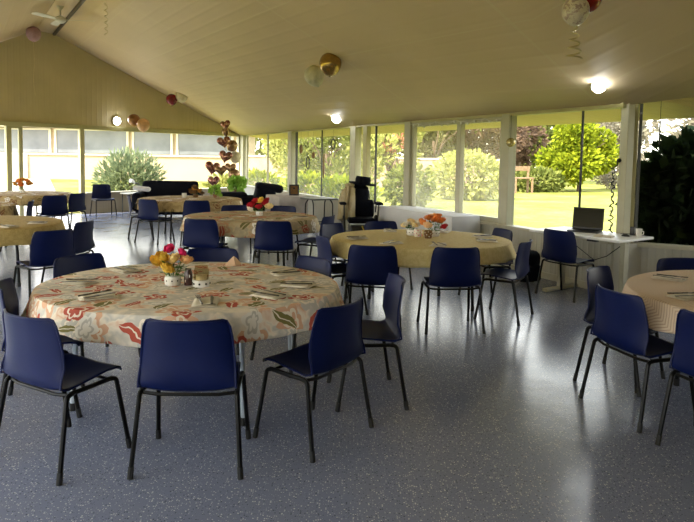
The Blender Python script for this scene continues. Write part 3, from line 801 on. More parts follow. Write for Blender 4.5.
def tables():
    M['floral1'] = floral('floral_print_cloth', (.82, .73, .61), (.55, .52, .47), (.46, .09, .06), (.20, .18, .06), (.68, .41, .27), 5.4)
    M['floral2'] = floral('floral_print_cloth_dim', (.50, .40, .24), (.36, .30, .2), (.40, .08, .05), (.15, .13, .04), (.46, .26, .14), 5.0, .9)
    M['brownfloral'] = floral('brown_print_cloth', (.44, .33, .16), (.32, .23, .11), (.22, .10, .04), (.16, .12, .04), (.48, .36, .17), 6.0, 1.0)
    M['yellow'] = damask('yellow_damask', (.64, .53, .26), (.55, .44, .19))
    M['golden'] = damask('golden_damask', (.46, .34, .13), (.36, .26, .09), 18)
    M['zig'] = zigzag('pale_zigzag_cloth', (.70, .57, .44), (.52, .38, .29))
    round_table('T1', 'round table with grey steel legs under the near floral cloth', 'grey_tube', -.18, 'cream cloth with red flowers and olive leaves on the near round table', 'floral1', 3, .165)
    round_table('T2', 'round table with black legs under the yellow cloth', 'black_tube', .3, 'yellow damask cloth on the round table by the windows', 'yellow', 5, .165)
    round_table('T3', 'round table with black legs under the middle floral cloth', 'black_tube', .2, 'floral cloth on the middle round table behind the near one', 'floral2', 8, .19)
    round_table('T4', 'round table with dark legs under the golden cloth at the left edge', 'black_tube', .5, 'plain golden-brown cloth on the round table at the left edge', 'golden', 9, .19)
    round_table('T5', 'round table furthest left, near the open door, under a brown patterned cloth', 'black_tube', .1, 'brown patterned cloth under the orange flowers by the open door', 'brownfloral', 10, .19)
    round_table('T6', 'round table between the golden one and the far left one, mostly out of the picture', 'black_tube', .7, 'brown patterned cloth end showing at the left edge behind the golden cloth', 'brownfloral', 11, .19)
    round_table('T7', 'round table in front of the black sofa under a gold-brown cloth', 'black_tube', .4, 'gold-brown patterned cloth on the far centre table in front of the black sofa', 'brownfloral', 12, .19)
    round_table('T8', 'round table under the zigzag cloth at the right edge', 'black_tube', .2, 'pale pinkish zigzag cloth on the round table at the right edge', 'zig', 13, .17)

# ------------------------------------------------------------------ place settings
TZ = .7525
def knife_mesh():
    mb = MB()
    mb.add([(-.007, -.105, 0), (.007, -.105, 0), (.008, -.01, 0), (-.008, -.01, 0), (-.007, -.105, .005), (.007, -.105, .005), (.008, -.01, .005), (-.008, -.01, .005)],
           [(3, 2, 1, 0), (4, 5, 6, 7), (0, 1, 5, 4), (1, 2, 6, 5), (2, 3, 7, 6), (3, 0, 4, 7)])
    pr = [(-.009, -.01), (.009, -.01), (.011, .04), (.008, .09), (-.004, .115), (-.008, .09)]
    mb.add([(x, y, .001) for x, y in pr] + [(x, y, .003) for x, y in pr], [tuple(reversed(range(6))), tuple(range(6, 12))] + [(i, (i + 1) % 6, (i + 1) % 6 + 6, i + 6) for i in range(6)])
    return mb
def fork_mesh():
    mb = MB()
    mb.tube([(0, -.10, .003), (0, -.03, .003), (0, .04, .005)], .005, 6)
    mb.box((0, .055, .005), (.024, .035, .003))
    for k in range(4): mb.tube([(-.0105 + .007 * k, .07, .005), (-.0105 + .007 * k, .115, .007)], .0022, 5)
    return mb
def napkin_mesh(seed):
    r = random.Random(seed); mb = MB()
    for lay in range(2):
        vs = []; fs = []; n = 6
        for i in range(n + 1):
            for k in range(n + 1):
                u = -1 + 2 * i / n; v = -1 + 2 * k / n
                z = .002 + .006 * lay + (.006 * math.sin(2.2 * u + r.random()) + .004 * max(0, u) ** 2 * (1 if lay else .3)) * (.5 + .5 * abs(v)) * lay + .002 * lay
                vs.append((u * (.075 - .006 * lay), v * (.105 - .01 * lay), z))
        for i in range(n):
            for k in range(n):
                a = i * (n + 1) + k; fs.append((a, a + n + 1, a + n + 2, a + 1))
        mb.add(vs, fs)
    return mb
# table, angle on the table as seen by the seat (direction from the table centre), name of the place
SET = [
 ('T1', (.33, -1), 'in front of the back-on chair'), ('T1', (-.62, -.8), 'by the front left chair'), ('T1', (-1, -.15), 'at the left rim'), ('T1', (-.80, .60), 'by the rear left chair'),
 ('T1', (.80, .55), 'by the rear right chair'), ('T1', (1, -.08), 'by the hollow-fronted chair'), ('T1', (.80, -.62), 'by the side-on chair'),
 ('T2', (.15, -1), 'by the right back-on chair'), ('T2', (-.5, -.9), 'by the left back-on chair'), ('T2', (1, -.4), 'by the side-on chair'), ('T2', (1, .25), 'at the right rear rim'),
 ('T2', (-.4, .9), 'near the wheelchair'), ('T2', (-1, -.3), 'at the left rim'), ('T2', (.45, .9), 'behind the flowers'),
 ('T8', (-1, -.15), 'by the nearer left chair'), ('T8', (-.70, .72), 'by the angled rear chair'), ('T8', (-.78, -.62), 'by the cut-off chair'), ('T8', (-.06, 1), 'by the rear chair'),
 ('T3', (.3, -1), 'by the right back-on chair'), ('T3', (-.35, -1), 'by the left back-on chair'), ('T3', (1, -.2), 'at the right rim'), ('T4', (.85, -.6), 'by the back-on chair'), ('T4', (1, .0), 'by the profile chair'),
]
TN = dict(T1='near floral cloth', T2='yellow cloth', T8='pale zigzag cloth', T3='middle floral cloth', T4='golden cloth')
def settings():
    pn = [napkin_mesh(s).build('napkin', 'napkin', None, True, 0, .003, 1) for s in (1, 2)]
    pk = knife_mesh().build('knife', 'steel', None, False, 0); pf = fork_mesh().build('fork', 'steel', None, True)
    used = set()
    def get(p):
        if p.name not in used: used.add(p.name); return p
        c = p.copy(); COL.objects.link(c); return c
    for i, (k, d, where) in enumerate(SET):
        d = Vector((*d, 0)).normalized(); c = Vector((*T[k], TZ)); rd = .72 * Vector((1, 0)).length; dd = Vector((d.x * .74, d.y * .72 * SY.get(k, 1), 0)); ang = math.atan2(d.y, d.x) + PI / 2
        jit = R.uniform(-.5, .5)
        o = get(pn[i % 2]); o.location = c + dd; o.rotation_euler = (0, 0, ang + jit)
        tag(o, 'folded cream paper napkin on the %s %s' % (TN[k], where), 'napkin', 'folded napkins at the places')
        sd = Vector((-d.y, d.x, 0))
        a = get(pk); a.location = c + dd + sd * .035 + Vector((0, 0, .017)) ; a.rotation_euler = (0, 0, ang + R.uniform(-.15, .15))
        tag(a, 'table knife beside the napkin on the %s %s' % (TN[k], where), 'knife', 'table knives at the places')
        a = get(pf); a.location = c + dd - sd * .035 + Vector((0, 0, .017)) ; a.rotation_euler = (0, 0, ang + R.uniform(-.15, .15))
        tag(a, 'table fork beside the napkin on the %s %s' % (TN[k], where), 'fork', 'table forks at the places')
    # standing folded napkin on the near table
    mb = MB(); q = .075
    base = [(q, 0, 0), (q * .2, q * .8, 0), (-q, .02, 0), (-.1 * q, -q * .8, 0)]
    vs = base + [(0, 0, .075), (.03, .01, .055)]
    mb.add(vs, [(0, 1, 5), (1, 4, 5), (1, 2, 4), (2, 3, 4), (3, 0, 5), (3, 5, 4), (3, 2, 1, 0)])
    o = mb.build('napkin', 'peach_cloth', None, False, .004); o.location = (-.90, 4.92, TZ); o.rotation_euler = (0, 0, .6)
    tag(o, 'peach napkin folded to a low peak at the back of the near floral cloth', 'napkin')

# ------------------------------------------------------------------ flowers
def bloom(mb, c, r, seed):
    """open rose: rings of cupped petals around a bud"""
    rr = random.Random(seed); c = Vector(c)
    tilt = Matrix.Rotation(rr.uniform(-.7, .7), 3, 'X') @ Matrix.Rotation(rr.uniform(-.7, .7), 3, 'Y')
    mb.ball(c + tilt @ Vector((0, 0, r * .10)), r * .62, 10, (1, 1, .9))
    for ring, (n, R0, h, w) in enumerate(((5, .55, .70, .50), (6, .80, .55, .60), (7, 1.0, .32, .66))):
        for k in range(n):
            a = 2 * PI * k / n + ring * .5 + rr.uniform(-.2, .2)
            d = Vector((math.cos(a), math.sin(a), 0)); s = Vector((-d.y, d.x, 0)); u = Vector((0, 0, 1))
            p = []
            for (q, hh, ww) in ((.15, -.35, .3), (.7, -.05, 1.0), (1.0, .9, .85), (1.08, 1.05, .35)):
                for e in (-1, -.5, 0, .5, 1):
                    v = d * (R0 * q - .10 * e * e) + s * (w * ww * e * .75) + u * (h * hh - .10 * e * e)
                    p.append(c + tilt @ (v * r))
            fs = []
            for i in range(3):
                for j in range(4):
                    x = i * 5 + j; fs.append((x, x + 1, x + 6, x + 5))
            mb.add(p, fs)

def arrangement(name, label, cat, pos, potmat, pot, blooms, spots=True, leafn=26, spread=.11, hgt=.16, seed=1, lmat='leaf'):
    t = tag(empty(name, pos), label, cat, 'flower arrangements on the tables')
    mb = MB(); mb.lathe(pot, n=20); p = mb.build('pot', potmat, t, True)
    top = pot[-1][1]
    r = random.Random(seed)
    if spots:
        rad = max(q[0] for q in pot)
        for k in range(9):
            mb = MB(); a = 2 * PI * k / 9; mb.ball((math.cos(a) * rad * .97, math.sin(a) * rad * .97, top * .55), .006, 6); mb.build('dot', 'black_dot', p, True)
    mb = MB()
    for (x, y, z, rad, c) in blooms: mb.tube([(x * .15, y * .15, top * .3), (x * .6, y * .6, (z + top) * .5), (x, y, z)], .0028, 5)
    mb.build('stem', 'stem', t, True)
    mb = MB()
    for k in range(leafn):
        a = r.uniform(0, 6.28); q = spread * r.uniform(.2, 1); z = r.uniform(top, hgt)
        p0 = Vector((math.cos(a) * q * .6, math.sin(a) * q * .6, z)); ax = Vector((math.cos(a), math.sin(a), r.uniform(-.3, .6))).normalized(); s = ax.cross(Vector((0, 0, 1))).normalized()
        L = r.uniform(.04, .065)
        mb.add([p0, p0 + ax * L * .5 + s * L * .27 - Vector((0, 0, .004)), p0 + ax * L, p0 + ax * L * .5 - s * L * .27 - Vector((0, 0, .004))], [(0, 1, 2, 3)])
    mb.build('leaf', lmat, t)
    for i, (x, y, z, rad, c) in enumerate(blooms):
        mb = MB(); bloom(mb, (x, y, z), rad * 1.12, seed * 50 + i); b = mb.build('bloom', 'petal_' + c, t, True); b['label'] = c + ' bloom'
    return t

def centrepieces():
    pot = [(0, .0), (.045, .0), (.052, .008), (.056, .035), (.052, .058), (.046, .062)]
    arrangement('flower_vase', 'spotted white pot of yellow, peach and pink roses on the near floral cloth', 'flower vase', (-1.165, 4.13, TZ), 'ceramic', pot,
                [(-.115, .0, .155, .042, 'yellow'), (-.065, -.02, .185, .045, 'yellow'), (-.03, .03, .235, .036, 'pink'), (.015, -.01, .175, .040, 'cream'), (.055, .02, .215, .034, 'pink'), (.095, -.01, .165, .042, 'peach'),
                 (-.022, -.065, .118, .048, 'yellow'), (-.10, .06, .13, .036, 'yellow'), (.05, .07, .17, .036, 'cream'), (-.02, .09, .16, .036, 'peach')], True, 34, .11, .17, 3)
    t = tag(empty('jar', (-1.06, 4.13, TZ)), 'slim dark jar with white leaf marks just right of the rose pot', 'jar')
    mb = MB(); mb.lathe([(0, 0), (.026, 0), (.028, .006), (.028, .085), (.022, .098), (.022, .112), (0, .112)], n=16); b = mb.build('body', plain('dark_red_glaze', (.05, .018, .014), .25), t, True)
    mb = MB()
    for k in range(6):
        a = k * 1.05; c = Vector((math.cos(a) * .0285, math.sin(a) * .0285, .03 + .035 * (k % 2))); mb.ball(c, .011, 6, (.25, .25, 1), None)
    mb.build('leaf_mark', 'ceramic', b, True)
    t = tag(empty('candle_jar', (-.965, 4.10, TZ)), 'clear glass candle jar in a spotted white holder, right of the dark jar', 'candle jar')
    M['jarglass'] = glass('jar_glass', 0, (.85, .82, .72))
    mb = MB(); mb.lathe([(0, 0), (.052, 0), (.056, .008), (.056, .038), (.050, .045)], n=18); h = mb.build('holder', 'ceramic', t, True)
    for k in range(8):
        mb = MB(); a = 2 * PI * k / 8; mb.ball((math.cos(a) * .0555, math.sin(a) * .0555, .022), .008, 6); mb.build('dot', 'black_dot', h, True)
    mb = MB(); mb.lathe([(.044, .04), (.050, .055), (.051, .11), (.044, .125), (.044, .135), (.047, .138)], n=18); mb.build('glass', 'jarglass', t, True, 0, .003)
    mb = MB(); mb.lathe([(0, .042), (.036, .042), (.036, .075), (0, .078)], n=12); mb.build('candle', 'petal_white', t, True)
    # yellow table
    arrangement('flower_vase', 'white spotted pot of orange flowers with one red bloom on the yellow cloth', 'flower vase', (1.00, 6.98, TZ), 'ceramic', pot,
                [(-.14, .0, .15, .055, 'orange'), (-.07, .03, .20, .05, 'orange'), (.01, -.02, .20, .055, 'orange'), (.07, .03, .17, .055, 'orange'), (.10, -.04, .11, .045, 'red'), (-.09, -.05, .12, .05, 'peach'), (-.01, .06, .22, .045, 'peach'), (.05, .06, .21, .045, 'orange')], True, 40, .12, .17, 5)
    for i, (x, y, lb) in enumerate(((.80, 6.90, 'mosaic white votive glass left of the orange flowers on the yellow cloth'), (.90, 6.78, 'small dark votive glass in front of the orange flowers on the yellow cloth'))):
        t = tag(empty('votive_glass', (x, y, TZ)), lb, 'candle holder')
        mb = MB(); mb.lathe([(0, 0), (.036, 0), (.046, .03), (.048, .06), (.042, .085), (.038, .085), (.040, .02), (0, .015)], n=16); b = mb.build('cup', ['petal_white', 'petal_brown'][i], t, True)
        for k in range(16):
            mb = MB(); a = k * 2.4; mb.ball((math.cos(a) * .045, math.sin(a) * .045, .015 + .004 * k), .008, 5); mb.build('mosaic_dot', ['petal_pink', 'ceramic'][i], b, True)
    arrangement('flower_vase', 'cream and white flower posy left of the orange flowers on the yellow cloth', 'flower vase', (.74, 7.04, TZ), 'ceramic', pot,
                [(-.05, 0, .12, .045, 'white'), (.03, -.02, .11, .045, 'cream'), (.0, .05, .14, .045, 'cream'), (.07, .03, .13, .04, 'white'), (-.08, .04, .10, .04, 'cream')], True, 18, .09, .11, 6)
    # middle floral table
    arrangement('flower_vase', 'pot of red and yellow flowers on the middle floral cloth', 'flower vase', (-1.28, 9.05, TZ), 'ceramic', pot,
                [(-.12, 0, .15, .06, 'red'), (-.05, .02, .21, .06, 'red'), (.02, -.02, .22, .055, 'yellow'), (.07, .02, .18, .06, 'red'), (.14, 0, .13, .06, 'cream'), (-.15, .03, .09, .055, 'white'), (.0, -.07, .13, .055, 'red'), (.10, .06, .22, .05, 'red')], True, 30, .12, .16, 8)
    arrangement('flower_vase', 'spray of orange flowers on the far left table by the open door', 'flower vase', (-6.98, 13.3, TZ), 'ceramic', pot,
                [(-.16, 0, .18, .06, 'amber'), (-.08, .02, .24, .06, 'orange'), (.02, 0, .28, .06, 'amber'), (.10, .02, .25, .06, 'orange'), (.18, 0, .2, .06, 'amber'), (0, -.06, .17, .06, 'orange'), (.08, .08, .18, .05, 'amber')], True, 24, .14, .18, 9)
    arrangement('flower_vase', 'bowl of dried brown flowers on the far centre table', 'flower vase', (-3.12, 12.75, TZ), 'petal_brown', pot,
                [(-.10, 0, .11, .065, 'brown'), (-.02, .02, .20, .065, 'brown'), (.08, 0, .13, .065, 'amber'), (.0, -.06, .10, .06, 'brown'), (.12, .04, .08, .055, 'brown'), (-.05, .06, .16, .06, 'amber')], False, 10, .1, .12, 10)
    t = tag(empty('votive_glass', (-3.32, 12.62, TZ)), 'white cup left of the dried brown flowers on the far centre table', 'candle holder')
    mb = MB(); mb.lathe([(0, 0), (.04, 0), (.05, .05), (.05, .09), (.044, .09), (.04, .02), (0, .015)], n=14); mb.build('cup', 'ceramic', t, True)
    mb = MB(); mb.lathe([(0, .02), (.03, .02), (.03, .06), (0, .063)], n=10); mb.build('candle', 'petal_white', t, True)
    def pplant(label, pos, potr, n, rad, size, seed, lm, par=None):
        t = tag(empty('potted_plant', pos), label, 'plant')
        mb = MB(); mb.lathe([(0, 0), (potr * .7, 0), (potr, potr * 1.3), (potr * 1.1, potr * 1.3), (potr * 1.1, potr * 1.5), (potr * .9, potr * 1.5), (potr * .85, potr * 1.2), (0, potr * 1.2)], n=16); mb.build('pot', 'soil', t, True)
        leaves(0, 0, potr * 1.4 + rad * .7, rad, rad, rad * .8, n, size, seed, .3, .5, 1.5).build('foliage', lm, t)
        mb = MB()
        for k in range(5): mb.tube([(0, 0, potr), (math.cos(k * 1.25) * rad * .4, math.sin(k * 1.25) * rad * .4, potr * 1.5 + rad * .6)], .005, 5)
        mb.build('stem', 'stem', t, True)
    M['l_pot'] = leafmat('pot_plant_leaf', (.16, .34, .04), (.42, .62, .12))
    pplant('small green potted plant on the far centre table under the balloon column', (-2.72, 12.75, TZ), .045, 70, .10, .09, 3, 'l_pot')
    # plant on a stand by the corner
    t = tag(empty('plant_stand', (-2.92, 16.5, 0)), 'small dark stand carrying the leafy green plant by the room corner', 'stand')
    mb = MB(); mb.lathe([(0, .56), (.2, .56), (.2, .585), (0, .585)], n=20); mb.build('top', 'black_plastic', t, True)
    for k in range(3):
        a = k * 2.09; mb = MB(); mb.tube([(math.cos(a) * .12, math.sin(a) * .12, .56), (math.cos(a) * .19, math.sin(a) * .19, 0)], .014, 7); mb.build('leg', 'black_tube', t, True)
    pplant('leafy bright green potted plant on the stand by the room corner', (-2.92, 16.5, .586), .09, 130, .22, .15, 4, 'l_pot')
# ------------------------------------------------------------------ rectangular tables by the windows
def rect_cloth(L, W, top, drop, seed, amp=.018):
    r = random.Random(seed); out = []
    N = [(L / 2, W / 2), (-L / 2, W / 2), (-L / 2, -W / 2), (L / 2, -W / 2)]
    per = []
    for i in range(4):
        a = Vector((*N[i], 0)); b = Vector((*N[(i + 1) % 4], 0)); n = max(6, int((b - a).length / .045)); d = (b - a).normalized(); nn = Vector((d.y, -d.x, 0))
        nn = nn if nn.dot((a + b) / 2) > 0 else -nn
        for k in range(n): 
            f = k / n; nrm = nn
            if k == 0: nrm = (a.normalized() * 1.2)
            per.append((a.lerp(b, f), nrm))
    n = len(per); ph = r.uniform(0, 6); vs = []; fs = []; uv = []
    rings = [(-.25, 0), (-.02, 0), (.004, -.004)] + [(.012, -drop * q / 8) for q in range(1, 9)]
    for (o, z) in rings:
        w = max(0, -z / drop)
        for k, (p, nr) in enumerate(per):
            wv = w * amp * (math.sin(k * .9 + ph) + .6 * math.sin(k * 1.7 + 2 * ph))
            if o == -.25: q = p * .2
            else: q = p + nr * (o + wv + w * .015)
            vs.append((q.x, q.y, top + z)); uv.append((q.x + nr.x * -z, q.y + nr.y * -z))
    for i in range(len(rings) - 1):
        for k in range(n):
            a = i * n + k; b = i * n + (k + 1) % n; fs.append((a, b, b + n, a + n))
    fs.append(tuple(range(n)))
    mb = MB(); mb.add(vs, fs, uv); return mb

def rect_table(pos, rz, L, W, top, lab, topmat, legmat, fold=True):
    t = tag(empty('folding_table', pos, rz), lab, 'table')
    mb = MB(); mb.rbox((0, 0, top - .018), (L, W, .034), .012); mb.build('tabletop', topmat, t, True)
    for sx in (-1, 1):
        for sy in (-1, 1):
            mb = MB(); mb.tube(arc([(sx * (L / 2 - .22), sy * (W / 2 - .08), top - .04), (sx * (L / 2 - .14), sy * (W / 2 - .06), top - .12), (sx * (L / 2 - .12), sy * (W / 2 - .06), 0)], .06), .014, 7); mb.build('leg', legmat, t, True)
        mb = MB(); mb.tube([(sx * (L / 2 - .12), -(W / 2 - .06), .2), (sx * (L / 2 - .12), W / 2 - .06, .2)], .011, 6); mb.build('brace', legmat, t, True)
    return t

def wall_furniture():
    ang = rzv(WR)
    c = rw(11.42, 0, .37)
    rect_table(c, ang, 2.10, .50, .742, 'long folding table under the white cloth below the sliding window', 'board', 'black_tube')
    o = rect_cloth(2.14, .53, .748, .70, 4).build('tablecloth', 'white_cloth', None, True, 0, .003, 1); o.location = c; o.rotation_euler = (0, 0, ang)
    tag(o, 'long white cloth hanging to the floor on the table below the sliding window', 'tablecloth')
    c = Vector((-1.36, 13.9, 0)); M['greycloth'] = plain('grey_taupe_cloth', (.40, .36, .33), .85, 0, .1, 8, .2, .2)
    rect_table(c, ang, .80, .62, .742, 'small folding table under the grey cloth that carries the picture frame', 'board', 'black_tube')
    o = rect_cloth(.84, .66, .748, .62, 9).build('tablecloth', 'greycloth', None, True, 0, .003, 1); o.location = c; o.rotation_euler = (0, 0, ang)
    tag(o, 'grey cloth on the small table with the picture frame', 'tablecloth')
    rect_table((-.60, 13.35, 0), ang + .1, .62, .60, .742, 'bare dark-topped folding table with black legs right of the grey clothed table', 'dark_frame', 'black_tube')
    t = tag(empty('picture_frame', (-1.18, 13.78, .752), ang + 1.2), 'small black-framed picture standing on the grey clothed table', 'picture frame')
    rt = Matrix.Rotation(-.2, 3, 'X')
    mb = MB()
    for (x, z, w, h) in ((0, .02, .22, .03), (0, .235, .22, .03), (-.095, .128, .03, .2), (.095, .128, .03, .2)): mb.box(rt @ Vector((x, 0, z)), (w, .02, h), rot=rt)
    mb.build('frame', 'black_plastic', t, bevel=.003)
    mb = MB(); mb.box(rt @ Vector((0, .004, .128)), (.17, .006, .19), rot=rt); mb.build('picture', 'petal_brown', t)
    mb = MB(); mb.box((0, .06, .09), (.04, .006, .2), rot=Matrix.Rotation(.45, 3, 'X')); mb.build('stand', 'black_plastic', t)

def sofas():
    def sofa(name, lab, pos, rz, L, seats):
        t = tag(empty(name, pos, rz), lab, 'sofa')
        mb = MB(); mb.rbox((0, 0, .24), (L, .80, .28), .04); mb.build('base', 'black_cloth', t, True)
        mb = MB(); mb.rbox((0, .34, .60), (L - .05, .20, .66), .09, rot=Matrix.Rotation(-.10, 3, 'X')); mb.build('backrest', 'black_cloth', t, True)
        for s in (-1, 1):
            mb = MB(); mb.rbox((s * (L / 2 - .02), -.02, .42), (.22, .86, .46), .09); mb.build('armrest', 'black_cloth', t, True)
        w = (L - .28) / seats
        for k in range(seats):
            mb = MB(); mb.rbox((-L / 2 + .14 + w * (k + .5), -.06, .44), (w - .01, .66, .16), .05); mb.build('seat_cushion', 'black_cloth', t, True)
        for sx in (-1, 1):
            for sy in (-1, 1):
                mb = MB(); mb.tube([(sx * (L / 2 - .1), sy * .32, 0), (sx * (L / 2 - .1), sy * .32, .11)], .022, 8); mb.build('leg', 'black_plastic', t, True)
    sofa('sofa', 'black two-seat sofa behind the far centre table, back to the end window', (-4.62, 16.0, 0), .12, 1.50, 2)
    t = tag(empty('cushion', (-5.18, 15.62, .70), .2), 'white cushion lying on the left arm of the black sofa', 'cushion')
    mb = MB(); mb.rbox((0, 0, .05), (.42, .30, .11), .05, rot=Matrix.Rotation(.12, 3, 'Y')); mb.build('cover', 'white_cloth', t, True)
    # recliner
    t = tag(empty('recliner_chair', (-2.2, 14.75, 0), .25), 'black recliner chair with tilted headrest near the room corner', 'armchair')
    mb = MB(); mb.rbox((0, 0, .26), (.76, .74, .30), .05); mb.build('base', 'black_cloth', t, True)
    mb = MB(); mb.rbox((-.04, 0, .52), (.66, .54, .20), .06); mb.build('seat_cushion', 'black_cloth', t, True)
    mb = MB(); mb.rbox((-.50, 0, .66), (.62, .52, .20), .07); mb.build('footrest', 'black_cloth', t, True)
    mb = MB(); mb.rbox((.22, 0, .66), (.46, .62, .46), .10, rot=Matrix.Rotation(.25, 3, 'Y')); mb.build('backrest', 'black_cloth', t, True)
    mb = MB(); mb.rbox((.34, 0, .87), (.64, .56, .19), .085, rot=Matrix.Rotation(.12, 3, 'Y')); mb.build('headrest', 'black_cloth', t, True)
    for s in (-1, 1):
        mb = MB(); mb.rbox((0, s * .34, .52), (.70, .14, .30), .06); mb.build('armrest', 'black_cloth', t, True)
    for sx in (-1, 1):
        for sy in (-1, 1):
            mb = MB(); mb.tube([(sx * .3, sy * .3, 0), (sx * .3, sy * .3, .12)], .022, 8); mb.build('leg', 'black_plastic', t, True)
    # low table by the end wall with clutter
    c = bw(-4.15, 0, .55)
    t = tag(empty('side_table', c, rzv(EB)), 'low pale-topped side table by the end wall, right of the lone chair', 'table')
    mb = MB(); mb.rbox((0, 0, .535), (1.0, .45, .03), .012); mb.build('tabletop', 'sill', t, True)
    for sx in (-1, 1):
        for sy in (-1, 1):
            mb = MB(); mb.tube([(sx * .45, sy * .18, 0), (sx * .45, sy * .18, .525)], .014, 7); mb.build('leg', 'dark_frame', t, True)
    p = bw(-4.2, .552, .55)
    t = tag(empty('desk_lamp', p, 1.0), 'black bent-arm lamp with a white head on the low side table', 'lamp')
    mb = MB(); mb.lathe([(0, 0), (.075, 0), (.075, .015), (.03, .03), (0, .03)], n=16); mb.build('base', 'black_plastic', t, True)
    mb = MB(); mb.tube(arc([(0, 0, .02), (0, 0, .24), (-.16, 0, .27)], .03), .022, 8); mb.build('arm', 'black_plastic', t, True)
    mb = MB(); mb.tube([(-.15, 0, .25), (-.20, 0, .32), (-.29, 0, .34)], .025, 10, True, .06); mb.build('lamp_shade', 'white_plastic', t, True)
    p = bw(-3.85, .552, .52)
    t = tag(empty('speaker_box', p, rzv(EB)), 'small black box on the low side table next to the sofa arm', 'box')
    mb = MB(); mb.rbox((0, 0, .10), (.26, .20, .20), .02); mb.build('case', 'black_plastic', t, True)
    mb = MB(); mb.lathe([(0, 0), (.07, 0), (.07, .008), (0, .012)], (0, -.10, .10), 16, Matrix.Rotation(PI / 2, 3, 'X')); mb.build('grille', 'rubber', t, True)
    p = bw(-4.0, 0, 1.0)
    t = tag(empty('bag', p, rzv(EB) + .1), 'flat black bag on the floor in front of the low side table', 'bag')
    mb = MB(); mb.rbox((0, 0, .065), (.62, .30, .13), .05); mb.build('body', 'black_cloth', t, True)
    mb = MB(); mb.tube(arc([(-.14, 0, .12), (-.12, .0, .22), (.12, .0, .22), (.14, 0, .12)], .06), .011, 6); mb.build('handle', 'black_cloth', t, True)

def wheelchair():
    t = tag(empty('wheelchair', (.25, 11.18, 0), .08), 'black wheelchair parked in front of the windows behind the yellow table', 'wheelchair')
    mb = MB(); mb.rbox((0, .02, .30), (.40, .62, .22), .04); mb.build('base', 'black_plastic', t, True)
    mb = MB(); mb.rbox((0, -.02, .50), (.48, .48, .09), .035); mb.build('seat', 'black_cloth', t, True)
    mb = MB(); mb.rbox((0, .28, .90), (.34, .12, .40), .055, rot=Matrix.Rotation(-.12, 3, 'X')); mb.rbox((0, .25, .68), (.54, .15, .34), .06, rot=Matrix.Rotation(-.12, 3, 'X')); mb.build('backrest', 'black_cloth', t, True)
    mb = MB(); mb.rbox((0, .32, 1.11), (.26, .10, .13), .045); mb.build('headrest', 'black_cloth', t, True)
    for s in (-1, 1):
        mb = MB(); mb.tube(arc([(s * .30, .24, .62), (s * .31, .22, .78), (s * .31, -.18, .78)], .05), .014, 7); mb.tube([(s * .30, -.10, .50), (s * .31, -.12, .78)], .013, 6); f = mb.build('armrest_frame', 'dark_frame', t, True)
        mb = MB(); mb.rbox((s * .33, .0, .80), (.12, .40, .045), .02); mb.build('arm_pad', 'black_cloth', f, True)
        mb = MB(); 
        m = Matrix.Rotation(PI / 2, 3, 'Y')
        mb.lathe([(.24, -.02), (.275, -.022), (.29, -.012), (.29, .012), (.275, .022), (.24, .02), (.24, -.02)], (s * .30, .12, .29), 28, m); w = mb.build('wheel', 'rubber', t, True)
        mb = MB(); mb.lathe([(0, -.03), (.05, -.03), (.05, .03), (0, .03)], (s * .30, .12, .29), 12, m)
        for k in range(8):
            a = k * PI / 4; mb.tube([(s * .30, .12 + .04 * math.cos(a), .29 + .04 * math.sin(a)), (s * .30, .12 + .25 * math.cos(a), .29 + .25 * math.sin(a))], .006, 5)
        mb.build('spokes', 'chrome', w, True)
        mb = MB(); mb.lathe([(0, -.02), (.08, -.02), (.09, 0), (.08, .02), (0, .02)], (s * .22, -.32, .09), 16, m); mb.build('caster', 'rubber', t, True)
        mb = MB(); mb.tube([(s * .12, -.24, .36), (s * .12, -.46, .16)], .014, 6); mb.box((s * .12, -.50, .13), (.17, .18, .02)); mb.build('footrest', 'dark_frame', t)
        mb = MB(); mb.tube(arc([(s * .19, .30, .85), (s * .19, .40, 1.0), (s * .19, .52, 1.0)], .04), .014, 7); mb.build('push_handle', 'black_plastic', t, True)
    mb = MB(); mb.tube([(.0, -.29, .42), (.05, -.30, .30), (.12, -.30, .36), (.16, -.29, .46)], .016, 6); b = mb.build('strap', plain('yellow_strap', (.55, .38, .04), .6), t, True); b['label'] = 'yellow strap'
    t = tag(empty('hat', (.25, 11.48, 1.125), .08), 'black wide-brimmed hat on the wheelchair headrest', 'hat')
    mb = MB(); mb.lathe([(.26, .0), (.255, .035), (.17, .02), (.14, .03), (.145, .09), (.13, .15), (.06, .145), (0, .125)], (.03, -.02, 0), 24, Matrix.Rotation(.12, 3, 'Y')); mb.build('crown', 'black_cloth', t, True, 0, .004)
    # jacket hung over one side of the backrest
    vs = []; fs = []; nx, nz = 10, 16
    for i in range(nz + 1):
        v = i / nz
        for k in range(nx + 1):
            u = -1 + 2 * k / nx; w = .10 + .07 * v
            vs.append((u * w - .06 * v, -.03 - .06 * v + .022 * math.sin(5 * u + 3 * v) + .02 * math.sin(9 * u), .05 - .62 * v - .05 * u * u * (1 - v) + .02 * math.sin(4 * u) * v))
    for i in range(nz):
        for k in range(nx): a = i * (nx + 1) + k; fs.append((a, a + nx + 1, a + nx + 2, a + 1))
    t = tag(empty('jacket', (.04, 11.29, 1.06), .08), 'beige jacket hung over the wheelchair backrest', 'jacket')
    mb = MB(); mb.add(vs, fs); mb.build('front', 'beige_cloth', t, True, 0, .02, 0)
    mb = MB(); mb.tube([(-.09, -.02, -.04), (-.15, -.06, -.22), (-.17, -.09, -.42), (-.16, -.11, -.55)], .055, 10, True, .042); mb.build('sleeve', 'beige_cloth', t, True)
    mb = MB(); mb.tube([(-.07, .02, .05), (.0, -.01, .075), (.08, .03, .05)], .03, 8); mb.build('collar', 'beige_cloth', t, True)

